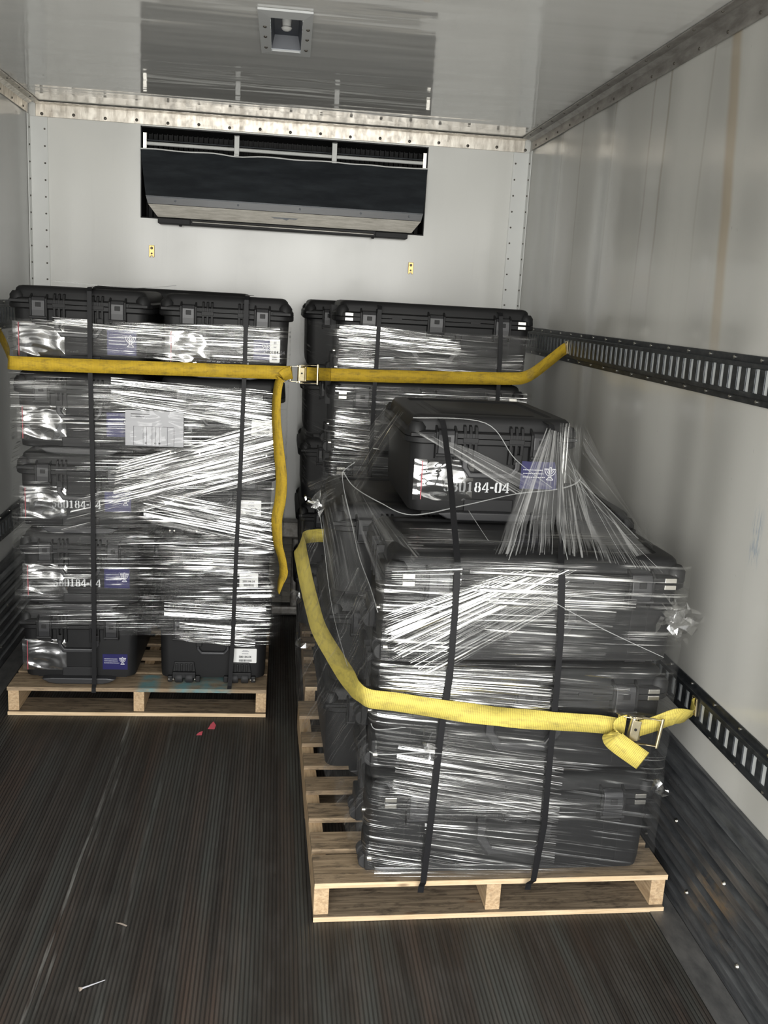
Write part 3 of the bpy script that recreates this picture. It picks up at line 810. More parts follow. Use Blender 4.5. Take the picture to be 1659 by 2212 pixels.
def stencil(t, x, z, height, d=.575, zp=.2455):
    from mathutils.geometry import tessellate_polygon
    mb = MB(); k = height/14; cx = x
    for ch in '580184-04':
        for poly in STENCIL[ch]:
            pts = [Vector((cx+a*k, 0, z+b*k)) for a, b in poly]
            tri = tessellate_polygon([[Vector((p.x, p.z, 0)) for p in pts]])
            vs = [(p.x, face_y(p.z, d, zp)-.0006, p.z) for p in pts]
            fs = []
            for q in tri:
                a, b, c = (vs[i] for i in q)
                nrm = (Vector(b)-Vector(a)).cross(Vector(c)-Vector(a))
                fs.append(tuple(q) if nrm.y < 0 else tuple(reversed(q)))
            mb.add(vs, fs)
        cx += (7.0 if ch == '-' else 10.6)*k
    mb.obj('stencil_number', 'stencil_paint', t)['label'] = 'grey stencilled number 580184-04'
def plate(t, name, mat, x0, x1, z0, z1, off=.001, th=.0006, d=.575, zp=.2455, parent=None, uvs=False, r=.0):
    mb = MB(); ya, yb = face_y(z0, d, zp)-off, face_y(z1, d, zp)-off
    n = 6; o = []
    if r:
        for q, (sx, sz) in enumerate(((1, 1), (0, 1), (0, 0), (1, 0))):
            cx = x1-r if sx else x0+r; cz = z1-r if sz else z0+r
            for i in range(n+1):
                a = math.pi/2*(q+i/n); o.append((cx+r*math.cos(a), cz+r*math.sin(a)))
    else: o = [(x1, z1), (x0, z1), (x0, z0), (x1, z0)]
    Y = lambda z: ya+(yb-ya)*(z-z0)/(z1-z0)
    fr = [(x, Y(z)-th, z) for x, z in o]; bk = [(x, Y(z), z) for x, z in o]; m = len(o)
    mb.add(fr+bk, [tuple(range(m))[::1]]+[tuple(m+i for i in reversed(range(m)))]+[(i, i+m, (i+1) % m+m, (i+1) % m) for i in range(m)])
    return mb.obj(name, mat, parent or t)
def grid_sheet(x0, x1, z0, z1, yfun, nx=14, nz=10):
    mb = MB(); vs = []; uv = []
    for j in range(nz+1):
        for i in range(nx+1):
            x = x0+(x1-x0)*i/nx; z = z0+(z1-z0)*j/nz; vs.append((x, yfun(x, z, i/nx, j/nz), z)); uv.append((x, z))
    mb.add(vs, [(j*(nx+1)+i, j*(nx+1)+i+1, (j+1)*(nx+1)+i+1, (j+1)*(nx+1)+i) for j in range(nz) for i in range(nx)], uv)
    return mb
def document_pouch(t, x0, x1, z0, z1, seed, sheet=True):
    d, zp = .575, .2455
    ns = Vector((seed*3.1, seed*1.7, 0))
    def yf(x, z, a, b):
        e = min(a, 1-a, b, 1-b)
        return face_y(z, d, zp)-.0015-min(1, e*9)*(.0035+.006*(noise.noise(Vector((x*26, 0, z*26))+ns)+.3))
    mb = grid_sheet(x0, x1, z0, z1, yf, 22, 16)
    p = mb.obj('document_pouch', 'pouch_clear', t, 'all'); p['label'] = 'creased clear plastic document pouch'
    zp_ = MB()
    zp_.box(x0+.022, x0+.0245, face_y(z0, d, zp)-.0115, face_y(z0, d, zp)-.0105, z0+.004, z1-.004); zp_.obj('zip_line', 'red_zip', p)
    return p
def emblem(mb, cx, cz, s, yf, i=0):
    # branched lamp-like outline emblem drawn as thin strokes
    def stroke(pts, w):
        for (a, b), (c, e) in zip(pts, pts[1:]):
            dx, dz = c-a, e-b; L = math.hypot(dx, dz) or 1; nx, nz = -dz/L*w/2, dx/L*w/2
            q = [(a+nx, b+nz), (c+nx, e+nz), (c-nx, e-nz), (a-nx, b-nz)]
            mb.add([(cx+p*s, yf(cz+r*s), cz+r*s) for p, r in q], [(3, 2, 1, 0)])
    for dx in (-.06, .06): stroke([(dx, -.32), (dx, .5)], .05)
    stroke([(-.06, .5), (.06, .5)], .05)
    for sgn in (-1, 1):
        for r in (.44, .30, .18):
            stroke([(sgn*(.06 if k == 0 else r*math.cos(a)), .36-r*1.25*math.sin(a)+(.0)) for k, a in enumerate([math.pi/2-math.pi/2*j/6 for j in range(7)])], .045)
        stroke([(sgn*.14, .36), (sgn*.50, .36)], .06)
    stroke([(-.12, -.32), (.12, -.32)], .05); stroke([(-.12, -.32), (-.28, -.5), (.28, -.5), (.12, -.32)], .05)
def blue_label(t, x0, x1, z0, z1):
    d, zp = .575, .2455
    p = plate(t, 'blue_label', 'blue_sticker', x0, x1, z0, z1, .0004)
    p['label'] = 'dark blue sticker with white emblem'
    mb = MB(); w, h = x1-x0, z1-z0; yy = lambda z: face_y(z, d, zp)-.0016
    emblem(mb, x0+w*.80, z0+h*.58, h*.46, yy)
    for k, L in enumerate((.52, .56, .60)):
        z = z0+h*(.68-.13*k)
        rnd = random.Random(k+3); x = x0+w*.06
        while x < x0+w*(.06+L):
            l = w*rnd.uniform(.02, .05); mb.add([(x, yy(z), z), (x+l, yy(z), z), (x+l, yy(z), z+h*.026), (x, yy(z), z+h*.026)], [(0, 1, 2, 3)]); x += l+w*.012
    mb.obj('emblem_print', 'white_ink', p)
def white_label(t, x0, x1, z0, z1):
    d, zp = .575, .2455
    p = plate(t, 'white_label', 'white_label', x0, x1, z0, z1, .0004, r=.004)
    p['label'] = 'white paper label with 580184-04 and a barcode'
    mb = MB(); w, h = x1-x0, z1-z0; y = face_y(z0+h*.3, d, zp)-.0026
    text_mb(mb, '580184-04', h*.21, (x0+x1)/2, z0+h*.36, y, 0, .0003)
    rnd = random.Random(5); x = x0+w*.24
    while x < x0+w*.78:
        l = rnd.choice((.0008, .0014, .0022)); mb.add([(x, y, z0+h*.10), (x+l, y, z0+h*.10), (x+l, y, z0+h*.25), (x, y, z0+h*.25)], [(0, 1, 2, 3)]); x += l+rnd.choice((.0008, .0014))
    mb.obj('number_print', 'ink', p)
    mb = MB()
    for zz, a, b, hh in ((.84, .40, .60, .05), (.78, .36, .64, .06), (.62, .36, .62, .07)):
        x = x0+w*a
        while x < x0+w*b:
            l = w*rnd.uniform(.02, .045); mb.add([(x, y, z0+h*zz), (x+l, y, z0+h*zz), (x+l, y, z0+h*(zz+hh)), (x, y, z0+h*(zz+hh))], [(0, 1, 2, 3)]); x += l+w*.008
    mb.obj('small_print', 'grey_ink', p)

# --- left stack: five layers of two small cases in front, long cases behind
PZ = .1205; PITCH_S = .3102; FY = 3.712
GL = 'cases of the tall left stack'
lab_l = ['bottom left case of the left stack, blue emblem sticker, resting on the teal-marked pallet',
         'second case up, left column of the left stack, stencilled number and blue sticker',
         'third case up, left column of the left stack, stencilled number under creased film',
         'fourth case up, left column of the left stack, just below the yellow strap',
         'top left case of the left stack, two latches and a pouch above the yellow strap']
lab_r = ['bottom right case of the left stack, two pairs of wheels and a crisp white label',
         'second case up, right column of the left stack, label beside the strap tail',
         'third case up, right column of the left stack, under brightly streaked film',
         'fourth case up, right column of the left stack, beside the big paper pouch',
         'top right case of the left stack, pouch and white label above the yellow strap']
dxl = [-.755, -.747, -.745, -.738, -.737]; wl = [.475, .475, .485, .505, .522]
dxr = [-.228, -.228, -.228, -.217, -.201]; wr = [.462, .465, .465, .495, .505]
for k in range(5):
    z = PZ+k*PITCH_S
    c = case('latch', lab_l[k], dxl[k], FY+.2875, z, random.uniform(-.004, .004), GL, sx=wl[k]/.525)
    document_pouch(c, -.245, -.058, .048, .178, k+1)
    if k == 0: blue_label(c, .098, .206, .052, .118)
    elif k in (1, 2):
        blue_label(c, .098, .206, .085, .165); stencil(c, -.118+(.0), .095 if k == 2 else .088, .031)
    else: blue_label(c, .098, .206, .070, .162)
    if k < 4:
        c = case('wheel', lab_r[k], dxr[k], FY+.2875, z, random.uniform(-.004, .004), GL, sx=wr[k]/.515)
        white_label(c, *( (.092, .196, .088, .150), (.110, .192, .100, .160), (.108, .196, .085, .148), (.125, .215, .095, .155))[k])
    else:
        c = case('latch', lab_r[k], dxr[k], FY+.2875, z, 0, GL, sx=wr[k]/.525)
        document_pouch(c, -.235, -.062, .045, .172, 9)
        stencil(c, -.075, .038, .026); blue_label(c, .108, .172, .078, .155); white_label(c, .172, .212, .070, .158)
for k in range(5):
    case('long', 'long black case behind the left stack, its lid showing above the top pair' if k == 4 else 'black case in the hidden back row of the left stack', -.480, 4.575, PZ+k*PITCH_S+(.012 if k == 4 else 0), 0, GL)

# --- nearest load on the right
GF = 'cases of the nearest right load'
PF = .3125; RF = .0202
labs = ['bottom large case of the nearest load, resting on the front pallet',
        'middle large case of the nearest load, crossed by the pale yellow strap',
        'uppermost of the three large cases in the nearest load, thick bright film across its face']
offx = [.682, .684, .692]
for k in range(3):
    x = offx[k]; y = 2.338+.0202*(x-.65)+.2475
    case('large', labs[k], x, y, PZ+k*PF, RF+(.004, -.004, .006)[k], GF)
for k in range(3):
    for q, xx in enumerate((.423, .938)):
        lab = {(0, 0): 'small case at the back left of the front pallet, bottom of its column', (2, 1): 'small case behind the nearest load, lid corner showing beside the right wall'}.get((k, q), 'black case in the rear row of the nearest load, hidden behind film and large cases')
        case('latch', lab, xx, 3.245+RF*(xx-.68), PZ+k*.3085, RF, GF, sx=.965)
c = case('latch', 'small case on top of the nearest load, stencilled number, pouch and blue emblem sticker', .632, 2.745+.2875, 1.0590, RF, GF)
document_pouch(c, -.232, -.052, .055, .178, 21); stencil(c, -.140, .083, .031); blue_label(c, .092, .205, .098, .182)

# --- rear right stack
GR = 'cases of the rear right stack'
for k in range(5):
    lab = {4: 'top large case of the rear right stack, three latches above the yellow strap', 3: 'large case below the yellow strap in the rear right stack, second from its top', 2: 'large case third from the top of the rear right stack, behind the film tent'}.get(k, 'black case of the rear right stack, hidden behind the nearest load')
    case('large', lab, .625+(.0, .004, -.006, -.012, .0)[k], 3.889+.2475, PZ+k*.3120, 0, GR)
for k in range(5):
    case('latch', 'small case behind the rear right stack, lid showing left of the top large case' if k == 4 else 'small black case in the back row of the rear right stack', .365, 4.6655, PZ+k*.3085+(.01 if k == 4 else 0), 0, GR, sy=.925)

# ------------------------------------------------------------------ black poly banding
def pull(o, dy=-.014, off=0.):
    for v in o.data.vertices:
        y = v.co.y+off
        if y < 2.42: v.co.y += dy*min(1, (2.42-y)/.04)
def banding(label, pts, wd=(1, 0, 0)):
    mb = MB(); mb.ribbon(pts, wd, .0165, .0012)
    return tag(mb.obj('banding_strap', 'band_black'), label, 'strap', 'black banding straps')
banding('black banding strap down the left column of the tall left stack',
        [(-.70, 4.24, 1.676), (-.697, 3.80, 1.6765), (-.696, 3.70, 1.674), (-.695, 3.686, 1.660), (-.695, 3.684, 1.40), (-.690, 3.684, 1.02), (-.691, 3.684, .47), (-.691, 3.680, .13), (-.691, 3.667, .118), (-.691, 3.666, .100)])
banding('black banding strap down the right column of the tall left stack',
        [(-.122, 4.24, 1.676), (-.124, 3.80, 1.6765), (-.125, 3.70, 1.674), (-.126, 3.686, 1.660), (-.127, 3.684, 1.43), (-.134, 3.684, 1.04), (-.143, 3.684, .67), (-.150, 3.684, .288), (-.157, 3.680, .13), (-.158, 3.667, .118), (-.159, 3.666, .100)])
banding('black banding strap over the left part of the rear right stack',
        [(.398, 4.38, 1.668), (.394, 3.97, 1.668), (.393, 3.885, 1.664), (.392, 3.872, 1.650), (.391, 3.870, 1.50), (.387, 3.870, 1.30), (.386, 3.870, .70), (.385, 3.868, .13)])
banding('black banding strap over the right part of the rear right stack',
        [(.880, 4.38, 1.668), (.882, 3.97, 1.668), (.883, 3.885, 1.664), (.884, 3.872, 1.650), (.893, 3.870, 1.50), (.897, 3.870, 1.33), (.898, 3.870, .70), (.898, 3.868, .13)])
pull(banding('black banding strap over the nearest load, left of the two',
        [(.462, 3.30, 1.361), (.466, 3.10, 1.3615), (.474, 2.79, 1.3615), (.476, 2.735, 1.357), (.479, 2.718, 1.338), (.482, 2.60, 1.235), (.474, 2.42, 1.105), (.468, 2.336, 1.045), (.467, 2.322, 1.01), (.468, 2.319, .93), (.467, 2.319, .74), (.455, 2.319, .59), (.445, 2.320, .33), (.436, 2.323, .14), (.434, 2.336, .120), (.433, 2.337, .100)]))
pull(banding('black banding strap over the nearest load, right of the two',
        [(.785, 3.30, 1.361), (.780, 3.10, 1.3615), (.790, 2.79, 1.3615), (.800, 2.735, 1.357), (.802, 2.720, 1.338), (.798, 2.60, 1.235), (.765, 2.42, 1.105), (.740, 2.338, 1.045), (.742, 2.323, 1.01), (.752, 2.321, .87), (.756, 2.321, .70), (.756, 2.321, .54), (.759, 2.321, .31), (.745, 2.325, .14), (.738, 2.342, .120), (.737, 2.343, .100)]))

# ------------------------------------------------------------------ yellow ratchet straps
def smooth_path(pts, n=6):
    P = [Vector(p) for p in pts]; out = []
    for i in range(len(P)-1):
        p0, p1, p2, p3 = P[max(i-1, 0)], P[i], P[i+1], P[min(i+2, len(P)-1)]
        for k in range(n):
            u = k/n
            out.append(.5*((2*p1)+(-p0+p2)*u+(2*p0-5*p1+4*p2-p3)*u*u+(-p0+3*p1-3*p2+p3)*u**3))
    out.append(P[-1]); return out
def ratchet(parent, c, rz, ry=0, rx=0, s=1.0, mat='zinc'):
    # buckle local frame: x along the webbing, z across its width, -y outwards
    b = bpy.data.objects.new('ratchet_buckle', None)
    mb = MB()
    for sz in (-1, 1):
        z = sz*.031
        mb.prism([(-.048, .012), (-.040, -.006), (-.006, -.016), (.012, -.014), (.034, .004), (.030, .014)], 'z', z-.0012, z+.0012)
    mb.cyl((-.040, .004, -.031), (-.040, .004, .031), .0045, n=10); mb.cyl((.026, .006, -.031), (.026, .006, .031), .0045, n=10)
    fr = mb.obj('ratchet_buckle', mat, parent, bevel=.0008)
    fr.location = c; fr.rotation_euler = Euler((rx, ry, rz)); fr.scale = (s, s, s)
    mb = MB()   # lever handle folded towards +x
    for sz in (-1, 1):
        z = sz*.037
        mb.prism([(-.006, -.020), (.010, -.022), (.040, -.020), (.072, -.024), (.074, -.016), (.042, -.011), (.010, -.010), (-.006, -.010)], 'z', z-.0012, z+.0012)
    mb.cyl((.070, -.020, -.042), (.070, -.020, .042), .0048, n=10)
    mb.obj('lever', mat, fr, bevel=.0008)
    mb = MB(); mb.cyl((-.004, -.008, -.036), (-.004, -.008, .036), .010, n=14); mb.obj('spool', 'steel', fr, True)
    mb = MB(); mb.prism([(-.012, -.021), (.012, -.023), (.014, -.020), (-.010, -.018)], 'z', -.028, .028); mb.obj('pawl_plate', mat, fr, bevel=.001)
    mb = MB(); mb.cyl((.0, -.0235, .004), (.0, -.0225, .004), .004, n=8); mb.obj('pawl_slot', 'dark_cavity', fr)
    for sz in (-1, 1):
        mb = MB(); z = sz*.0335; ring = []
        for k in range(24):
            r = .0145 if k % 2 else .0115; a = 2*math.pi*k/24; ring.append((-.004+r*math.cos(a), -.006+r*math.sin(a)))
        mb.prism(ring, 'z', z-.001, z+.001); mb.obj('toothed_wheel', mat, fr)
    return fr
def track_hook(parent, c, sx, mat='zinc'):
    mb = MB(); x = c[0]
    mb.tube([(x, c[1]-.014, c[2]-.024), (x, c[1]+.014, c[2]-.024), (x, c[1]+.014, c[2]+.024), (x, c[1]-.014, c[2]+.024)], .004, 8, closed=True)
    h = mb.obj('track_fitting', mat, parent, True)
    mb = MB(); a, b = sorted((x, x+sx*.016)); mb.box(a, b, c[1]-.008, c[1]+.008, c[2]-.016, c[2]+.016); mb.obj('hook_tongue', mat, h, bevel=.003)
def strap_upper():
    t = thing('ratchet_strap', 'dirty yellow ratchet strap across the fronts of both rear stacks', 'strap', (0, 3.7, 1.39))
    O = Vector((0, 3.7, 1.39))
    L = lambda pts: [Vector(p)-O for p in pts]
    U = (0, 0, 1)
    mb = MB(); p = smooth_path([(-1.2, 4.36, 1.452), (-1.12, 4.13, 1.430), (-1.045, 3.91, 1.404), (-1.005, 3.76, 1.390), (-.99, 3.700, 1.388), (-.955, 3.676, 1.388), (-.80, 3.674, 1.389), (-.48, 3.674, 1.393), (-.20, 3.674, 1.396), (0.0, 3.675, 1.399), (.035, 3.683, 1.399), (.052, 3.690, 1.399)])
    wd = [Vector((0, 0, 1)) if q.y < 3.69 else Vector((0, .25, 1)) for q in p]
    mb.ribbon(L(p), wd, .050, .0024); mb.obj('webbing', 'webbing', t, 'all')
    mb = MB(); p = smooth_path([(.075, 3.69, 1.398), (.12, 3.715, 1.396), (.17, 3.80, 1.390), (.205, 3.858, 1.386), (.24, 3.864, 1.386), (.55, 3.8635, 1.392), (.80, 3.8635, 1.399), (.95, 3.8635, 1.404), (1.00, 3.872, 1.410), (1.05, 3.90, 1.432), (1.12, 3.955, 1.475), (1.19, 4.012, 1.520), (1.209, 4.025, 1.530)])
    wd = [Vector((0, 0, 1)) if q.x < .96 else Vector((-.25, -.1, 1)) for q in p]
    mb.ribbon(L(p), wd, .050, .0024); mb.obj('webbing', 'webbing', t, 'all')
    # loose tail hanging down beside the left stack
    mb = MB(); p = smooth_path([(.050, 3.680, 1.401), (.022, 3.668, 1.390), (.004, 3.664, 1.365), (-.003, 3.664, 1.31), (-.003, 3.664, 1.235), (.004, 3.664, 1.16), (.012, 3.664, 1.094), (.024, 3.664, 1.00), (.023, 3.664, .914), (.012, 3.664, .84), (.014, 3.664, .785), (.020, 3.664, .73), (.036, 3.664, .675), (.045, 3.664, .617), (.034, 3.664, .575), (.026, 3.664, .535)])
    m = len(p); wd = []
    for i, q in enumerate(p):
        u = i/(m-1)
        if u < .12: w = Vector((.3*(u/.12), 0, 1-u/.12*.8))
        else: w = Vector((1, -.75-.35*math.sin(u*9), .05))
        if u > .85: w = Vector((1-(u-.85)*5.2, -.9-(u-.85)*2, .0))
        wd.append(w.normalized())
    mb.ribbon(L(p), wd, .046, .0022); mb.obj('loose_tail', 'webbing', t, 'all')
    ratchet(t, Vector((.082, 3.690, 1.396))-O, .30, 0, 0, .92)
    track_hook(t, Vector((1.2135, 4.030, 1.535))-O, 1); track_hook(t, Vector((-1.203, 4.372, 1.455))-O, -1)
strap_upper()
def strap_lower():
    t = thing('ratchet_strap', 'pale yellow ratchet strap around the nearest load, buckle hanging at its right side', 'strap', (.6, 2.33, .64))
    O = Vector((.6, 2.33, .64)); L = lambda pts: [Vector(p)-O for p in pts]
    mb = MB()
    p = smooth_path([(1.209, 3.62, .60), (1.195, 3.55, .68), (1.10, 3.535, .80), (.70, 3.55, .80), (.25, 3.55, .80), (.150, 3.54, .80), (.108, 3.49, .797), (.099, 3.40, .785), (.106, 3.30, .762), (.118, 3.2, .723), (.136, 3.05, .681), (.154, 2.9, .654), (.190, 2.7, .645), (.220, 2.45, .668), (.236, 2.352, .682), (.262, 2.314, .680), (.33, 2.313, .672), (.46, 2.312, .652), (.55, 2.312, .640), (.64, 2.312, .630), (.77, 2.314, .620), (.87, 2.314, .614), (.905, 2.308, .612), (.925, 2.300, .612)])
    wd = []
    for q in p:
        if q.x > .45 and q.x < .74 and q.y < 2.4:
            f = 1-abs(q.x-.60)/.15; wd.append(Vector((0, .9*max(f, 0), 1)).normalized())
        elif q.y > 2.33 and q.x < .3:
            f = min(1, (q.y-2.33)/.22)*min(1, max(0, (3.50-q.y)/.1)); wd.append(Vector((.85*f, 0, 1-.45*f)).normalized())
        else: wd.append(Vector((0, 0, 1)))
    mb.ribbon(L(p), wd, .051, .0024); mb.obj('webbing', 'webbing_pale', t, 'all')
    mb = MB(); p = smooth_path([(.985, 2.295, .610), (1.03, 2.300, .622), (1.07, 2.308, .634), (1.10, 2.32, .634), (1.135, 2.345, .622), (1.165, 2.385, .610), (1.195, 2.43, .604), (1.210, 2.448, .602)])
    m = len(p); wd = [Vector((-.25+.9*max(0, math.sin(math.pi*(i/(m-1)-.35)/.5)) if .35 < i/(m-1) < .85 else -.25, -.2, 1)).normalized() for i in range(m)]
    mb.ribbon(L(p), wd, .050, .0024); mb.obj('webbing', 'webbing_pale', t, 'all')
    mb = MB(); p = smooth_path([(.945, 2.294, .622), (.925, 2.286, .622), (.905, 2.276, .612), (.902, 2.266, .598), (.915, 2.258, .586), (.945, 2.252, .566), (.985, 2.248, .540)])
    m = len(p); wd = [Vector((.0+.62*min(1, i/(m*.55)), 0, 1-.15*i/m)).normalized() for i in range(m)]
    mb.ribbon(L(p), wd, .055, .0024); mb.obj('loose_tail', 'webbing_pale', t, 'all')
    ratchet(t, Vector((.965, 2.284, .612))-O, .03, .12, 0, 1.0)
    track_hook(t, Vector((1.2135, 2.452, .602))-O, 1)
    return list(t.children)
for ch in strap_lower():
    if ch.name.startswith('ratchet_buckle') or ch.name.startswith('track'): continue
    pull(ch, -.012, 2.33)

# ------------------------------------------------------------------ stretch film
def nz(x, y, z=0): return noise.noise(Vector((x, y, z)))
def sheet_mesh(P, nu, nv, uvf, edge=None):
    mb = MB(); vs = []; uv = []; mb.edge = (nu, nv, edge)
    for j in range(nv+1):
        for i in range(nu+1):
            a, b = i/nu, j/nv; vs.append(P(a, b)); uv.append(uvf(a, b))
    mb.add(vs, [(j*(nu+1)+i, j*(nu+1)+i+1, (j+1)*(nu+1)+i+1, (j+1)*(nu+1)+i) for j in range(nv) for i in range(nu)], uv)
    return mb
def film_wrap(parent, path, zb, zt, mat, dips=None, shear=0., amp=.003, seed=0, name='film_sheet'):
    # film following a plan outline, wound round the load
    P = [Vector((x, y, 0)) for x, y in path]; S = [0]
    for a, b in zip(P, P[1:]): S.append(S[-1]+(b-a).length)
    T = S[-1]; nu = max(8, int(T/.02)); 
    def at(s):
        for i in range(len(P)-1):
            if s <= S[i+1] or i == len(P)-2:
                f = (s-S[i])/max(1e-6, S[i+1]-S[i]); d = (P[i+1]-P[i]).normalized(); return P[i].lerp(P[i+1], f), Vector((d.y, -d.x, 0))
    def PT(a, b):
        s = a*T; p, n = at(s); z0 = zb(a) if callable(zb) else zb; z1 = zt(a) if callable(zt) else zt
        z = z0+(z1-z0)*b
        off = amp*nz(s*3, z*14, seed)+amp*.6*nz(s*9, z*40, seed+4)
        if dips: off -= dips(z)
        return (p.x+n.x*off, p.y+n.y*off, z)
    def UV(a, b):
        z0 = zb(a) if callable(zb) else zb; z1 = zt(a) if callable(zt) else zt
        z = z0+(z1-z0)*b; return (a*T+seed*3.7, z+shear*a*T+seed*1.3)
    nv = 60
    return sheet_mesh(PT, nu, nv, UV, True).obj(name, mat, parent, 'all')
def film_quad(parent, c, mat, nu=40, nv=24, amp=.002, seed=0, name='film_band', pleat=0, off=None):
    # c: four corners a0 b0 / a1 b1 ; creases run from side A (c0-c1) to side B (c2-c3)
    c = [Vector(q) for q in c]; la = ((c[2]-c[0]).length+(c[3]-c[1]).length)/2; lw = ((c[1]-c[0]).length+(c[3]-c[2]).length)/2
    n = (c[2]-c[0]).cross(c[1]-c[0]).normalized()
    if n.y > 0: n = -n
    def PT(a, b):
        p = c[0].lerp(c[1], b).lerp(c[2].lerp(c[3], b), a)
        k = amp*nz(a*la*5, b*lw*50, seed)+pleat*nz(a*.8, b*lw*38+seed, seed)*math.sin(math.pi*min(1, a+.12))
        e = .006*nz(a*la*9, b*2, seed+9)*(1 if b in (0, 1) else 0)
        return tuple(p+n*k+(c[1]-c[0]).normalized()*e)
    return sheet_mesh(PT, nu, nv, lambda a, b: (a*la+seed*2.3, b*lw+seed*1.1)).obj(name, mat, parent, 'all')
def rope(parent, pts, r=.0022, mat='film_rope'):
    mb = MB(); p = smooth_path(pts, 8); mb.tube(p, [r*(1+.35*nz(i*.3, r*900)) for i in range(len(p))], 6)
    return mb.obj('film_rope', mat, parent, 'all')
def tuft(parent, c, n, s, seed):
    rnd = random.Random(seed); mb = MB()
    for k in range(n):
        d = Vector((rnd.gauss(.3, 1), rnd.gauss(-.3, .7), rnd.gauss(0, 1))).normalized(); w = d.orthogonal().normalized()
        p = [Vector(c)]
        for q in range(4): p.append(p[-1]+(d+Vector((rnd.gauss(0, .7), rnd.gauss(0, .5), rnd.gauss(0, .7)))).normalized()*s*rnd.uniform(.15, .35))
        ww = s*rnd.uniform(.06, .2); vs = []
        for i, q in enumerate(p):
            e = w*ww*(1-.6*i/4)+Vector((rnd.gauss(0, .2), rnd.gauss(0, .2), rnd.gauss(0, .2)))*ww; vs += [q-e, q+e]
        mb.add(vs, [(2*i, 2*i+1, 2*i+3, 2*i+2) for i in range(4)])
    o = mb.obj('film_tuft', 'crumple', parent); return o

def wrap_left():
    t = thing('stretch_wrap', 'clear stretch film wound round the tall left stack, brightly streaked', 'plastic wrap', (0, 0, 0))
    path = [(-1.005, 4.20), (-1.005, 3.76), (-1.000, 3.715), (-.985, 3.698), (-.95, 3.694), (.0, 3.694), (.028, 3.700), (.040, 3.72), (.044, 3.80), (.044, 4.20)]
    def dips(z):
        k = (z-PZ)/PITCH_S; f = k-math.floor(k); return .006*max(0, 1-abs(f-.02)/.16)+.004*max(0, 1-abs(f-.5)/.35)
    film_wrap(t, path, lambda a: .33+.03*math.sin(a*7), lambda a: 1.345+.012*math.sin(a*9), 'film_wrap', dips, -.03, .004, 1)
    film_wrap(t, path, lambda a: 1.42, lambda a: 1.545+.02*a+.01*math.sin(a*11), 'film_wrap', None, .02, .003, 2, 'film_sheet')
    Y = 3.6895
    film_quad(t, [(-.62, Y, 1.245), (-.62, Y, 1.352), (-.01, Y, 1.17), (-.01, Y, 1.325)], 'film_bright', seed=1)
    film_quad(t, [(-.985, Y, 1.22), (-.985, Y, 1.33), (-.55, Y, 1.23), (-.55, Y, 1.34)], 'film_light', seed=2)
    film_quad(t, [(-.62, Y, .86), (-.60, Y, 1.03), (.0, Y, 1.03), (.0, Y, 1.22)], 'film_bright', seed=3)
    film_quad(t, [(-.82, Y-.002, .74), (-.70, Y-.002, .98), (.0, Y-.002, .99), (.0, Y-.002, 1.14)], 'film_dense', seed=4)
    film_quad(t, [(-.50, Y, .80), (-.50, Y, .93), (.005, Y, .70), (.005, Y, .85)], 'film_bright', seed=5)
    film_quad(t, [(-.44, Y, .60), (-.44, Y, .71), (.008, Y, .59), (.008, Y, .70)], 'film_dense', seed=6)
    film_quad(t, [(-.42, Y, .42), (-.42, Y, .49), (-.02, Y, .40), (-.02, Y, .47)], 'film_bright', seed=7)
    film_quad(t, [(-.36, Y, .31), (-.36, Y, .40), (-.06, Y, .29), (-.06, Y, .38)], 'film_bright', seed=8)
    film_quad(t, [(-.83, Y, 1.535), (-.83, Y, 1.562), (-.695, Y, 1.53), (-.695, Y, 1.558)], 'film_bright', seed=9)
    film_quad(t, [(-.68, Y, 1.44), (-.68, Y, 1.555), (.0, Y, 1.43), (.0, Y, 1.57)], 'film_dense', seed=10)
    rope(t, [(-.83, 3.70, 1.690), (-.60, 3.72, 1.681), (-.50, 3.75, 1.684), (-.45, 4.33, 1.70)], .0012)
wrap_left()

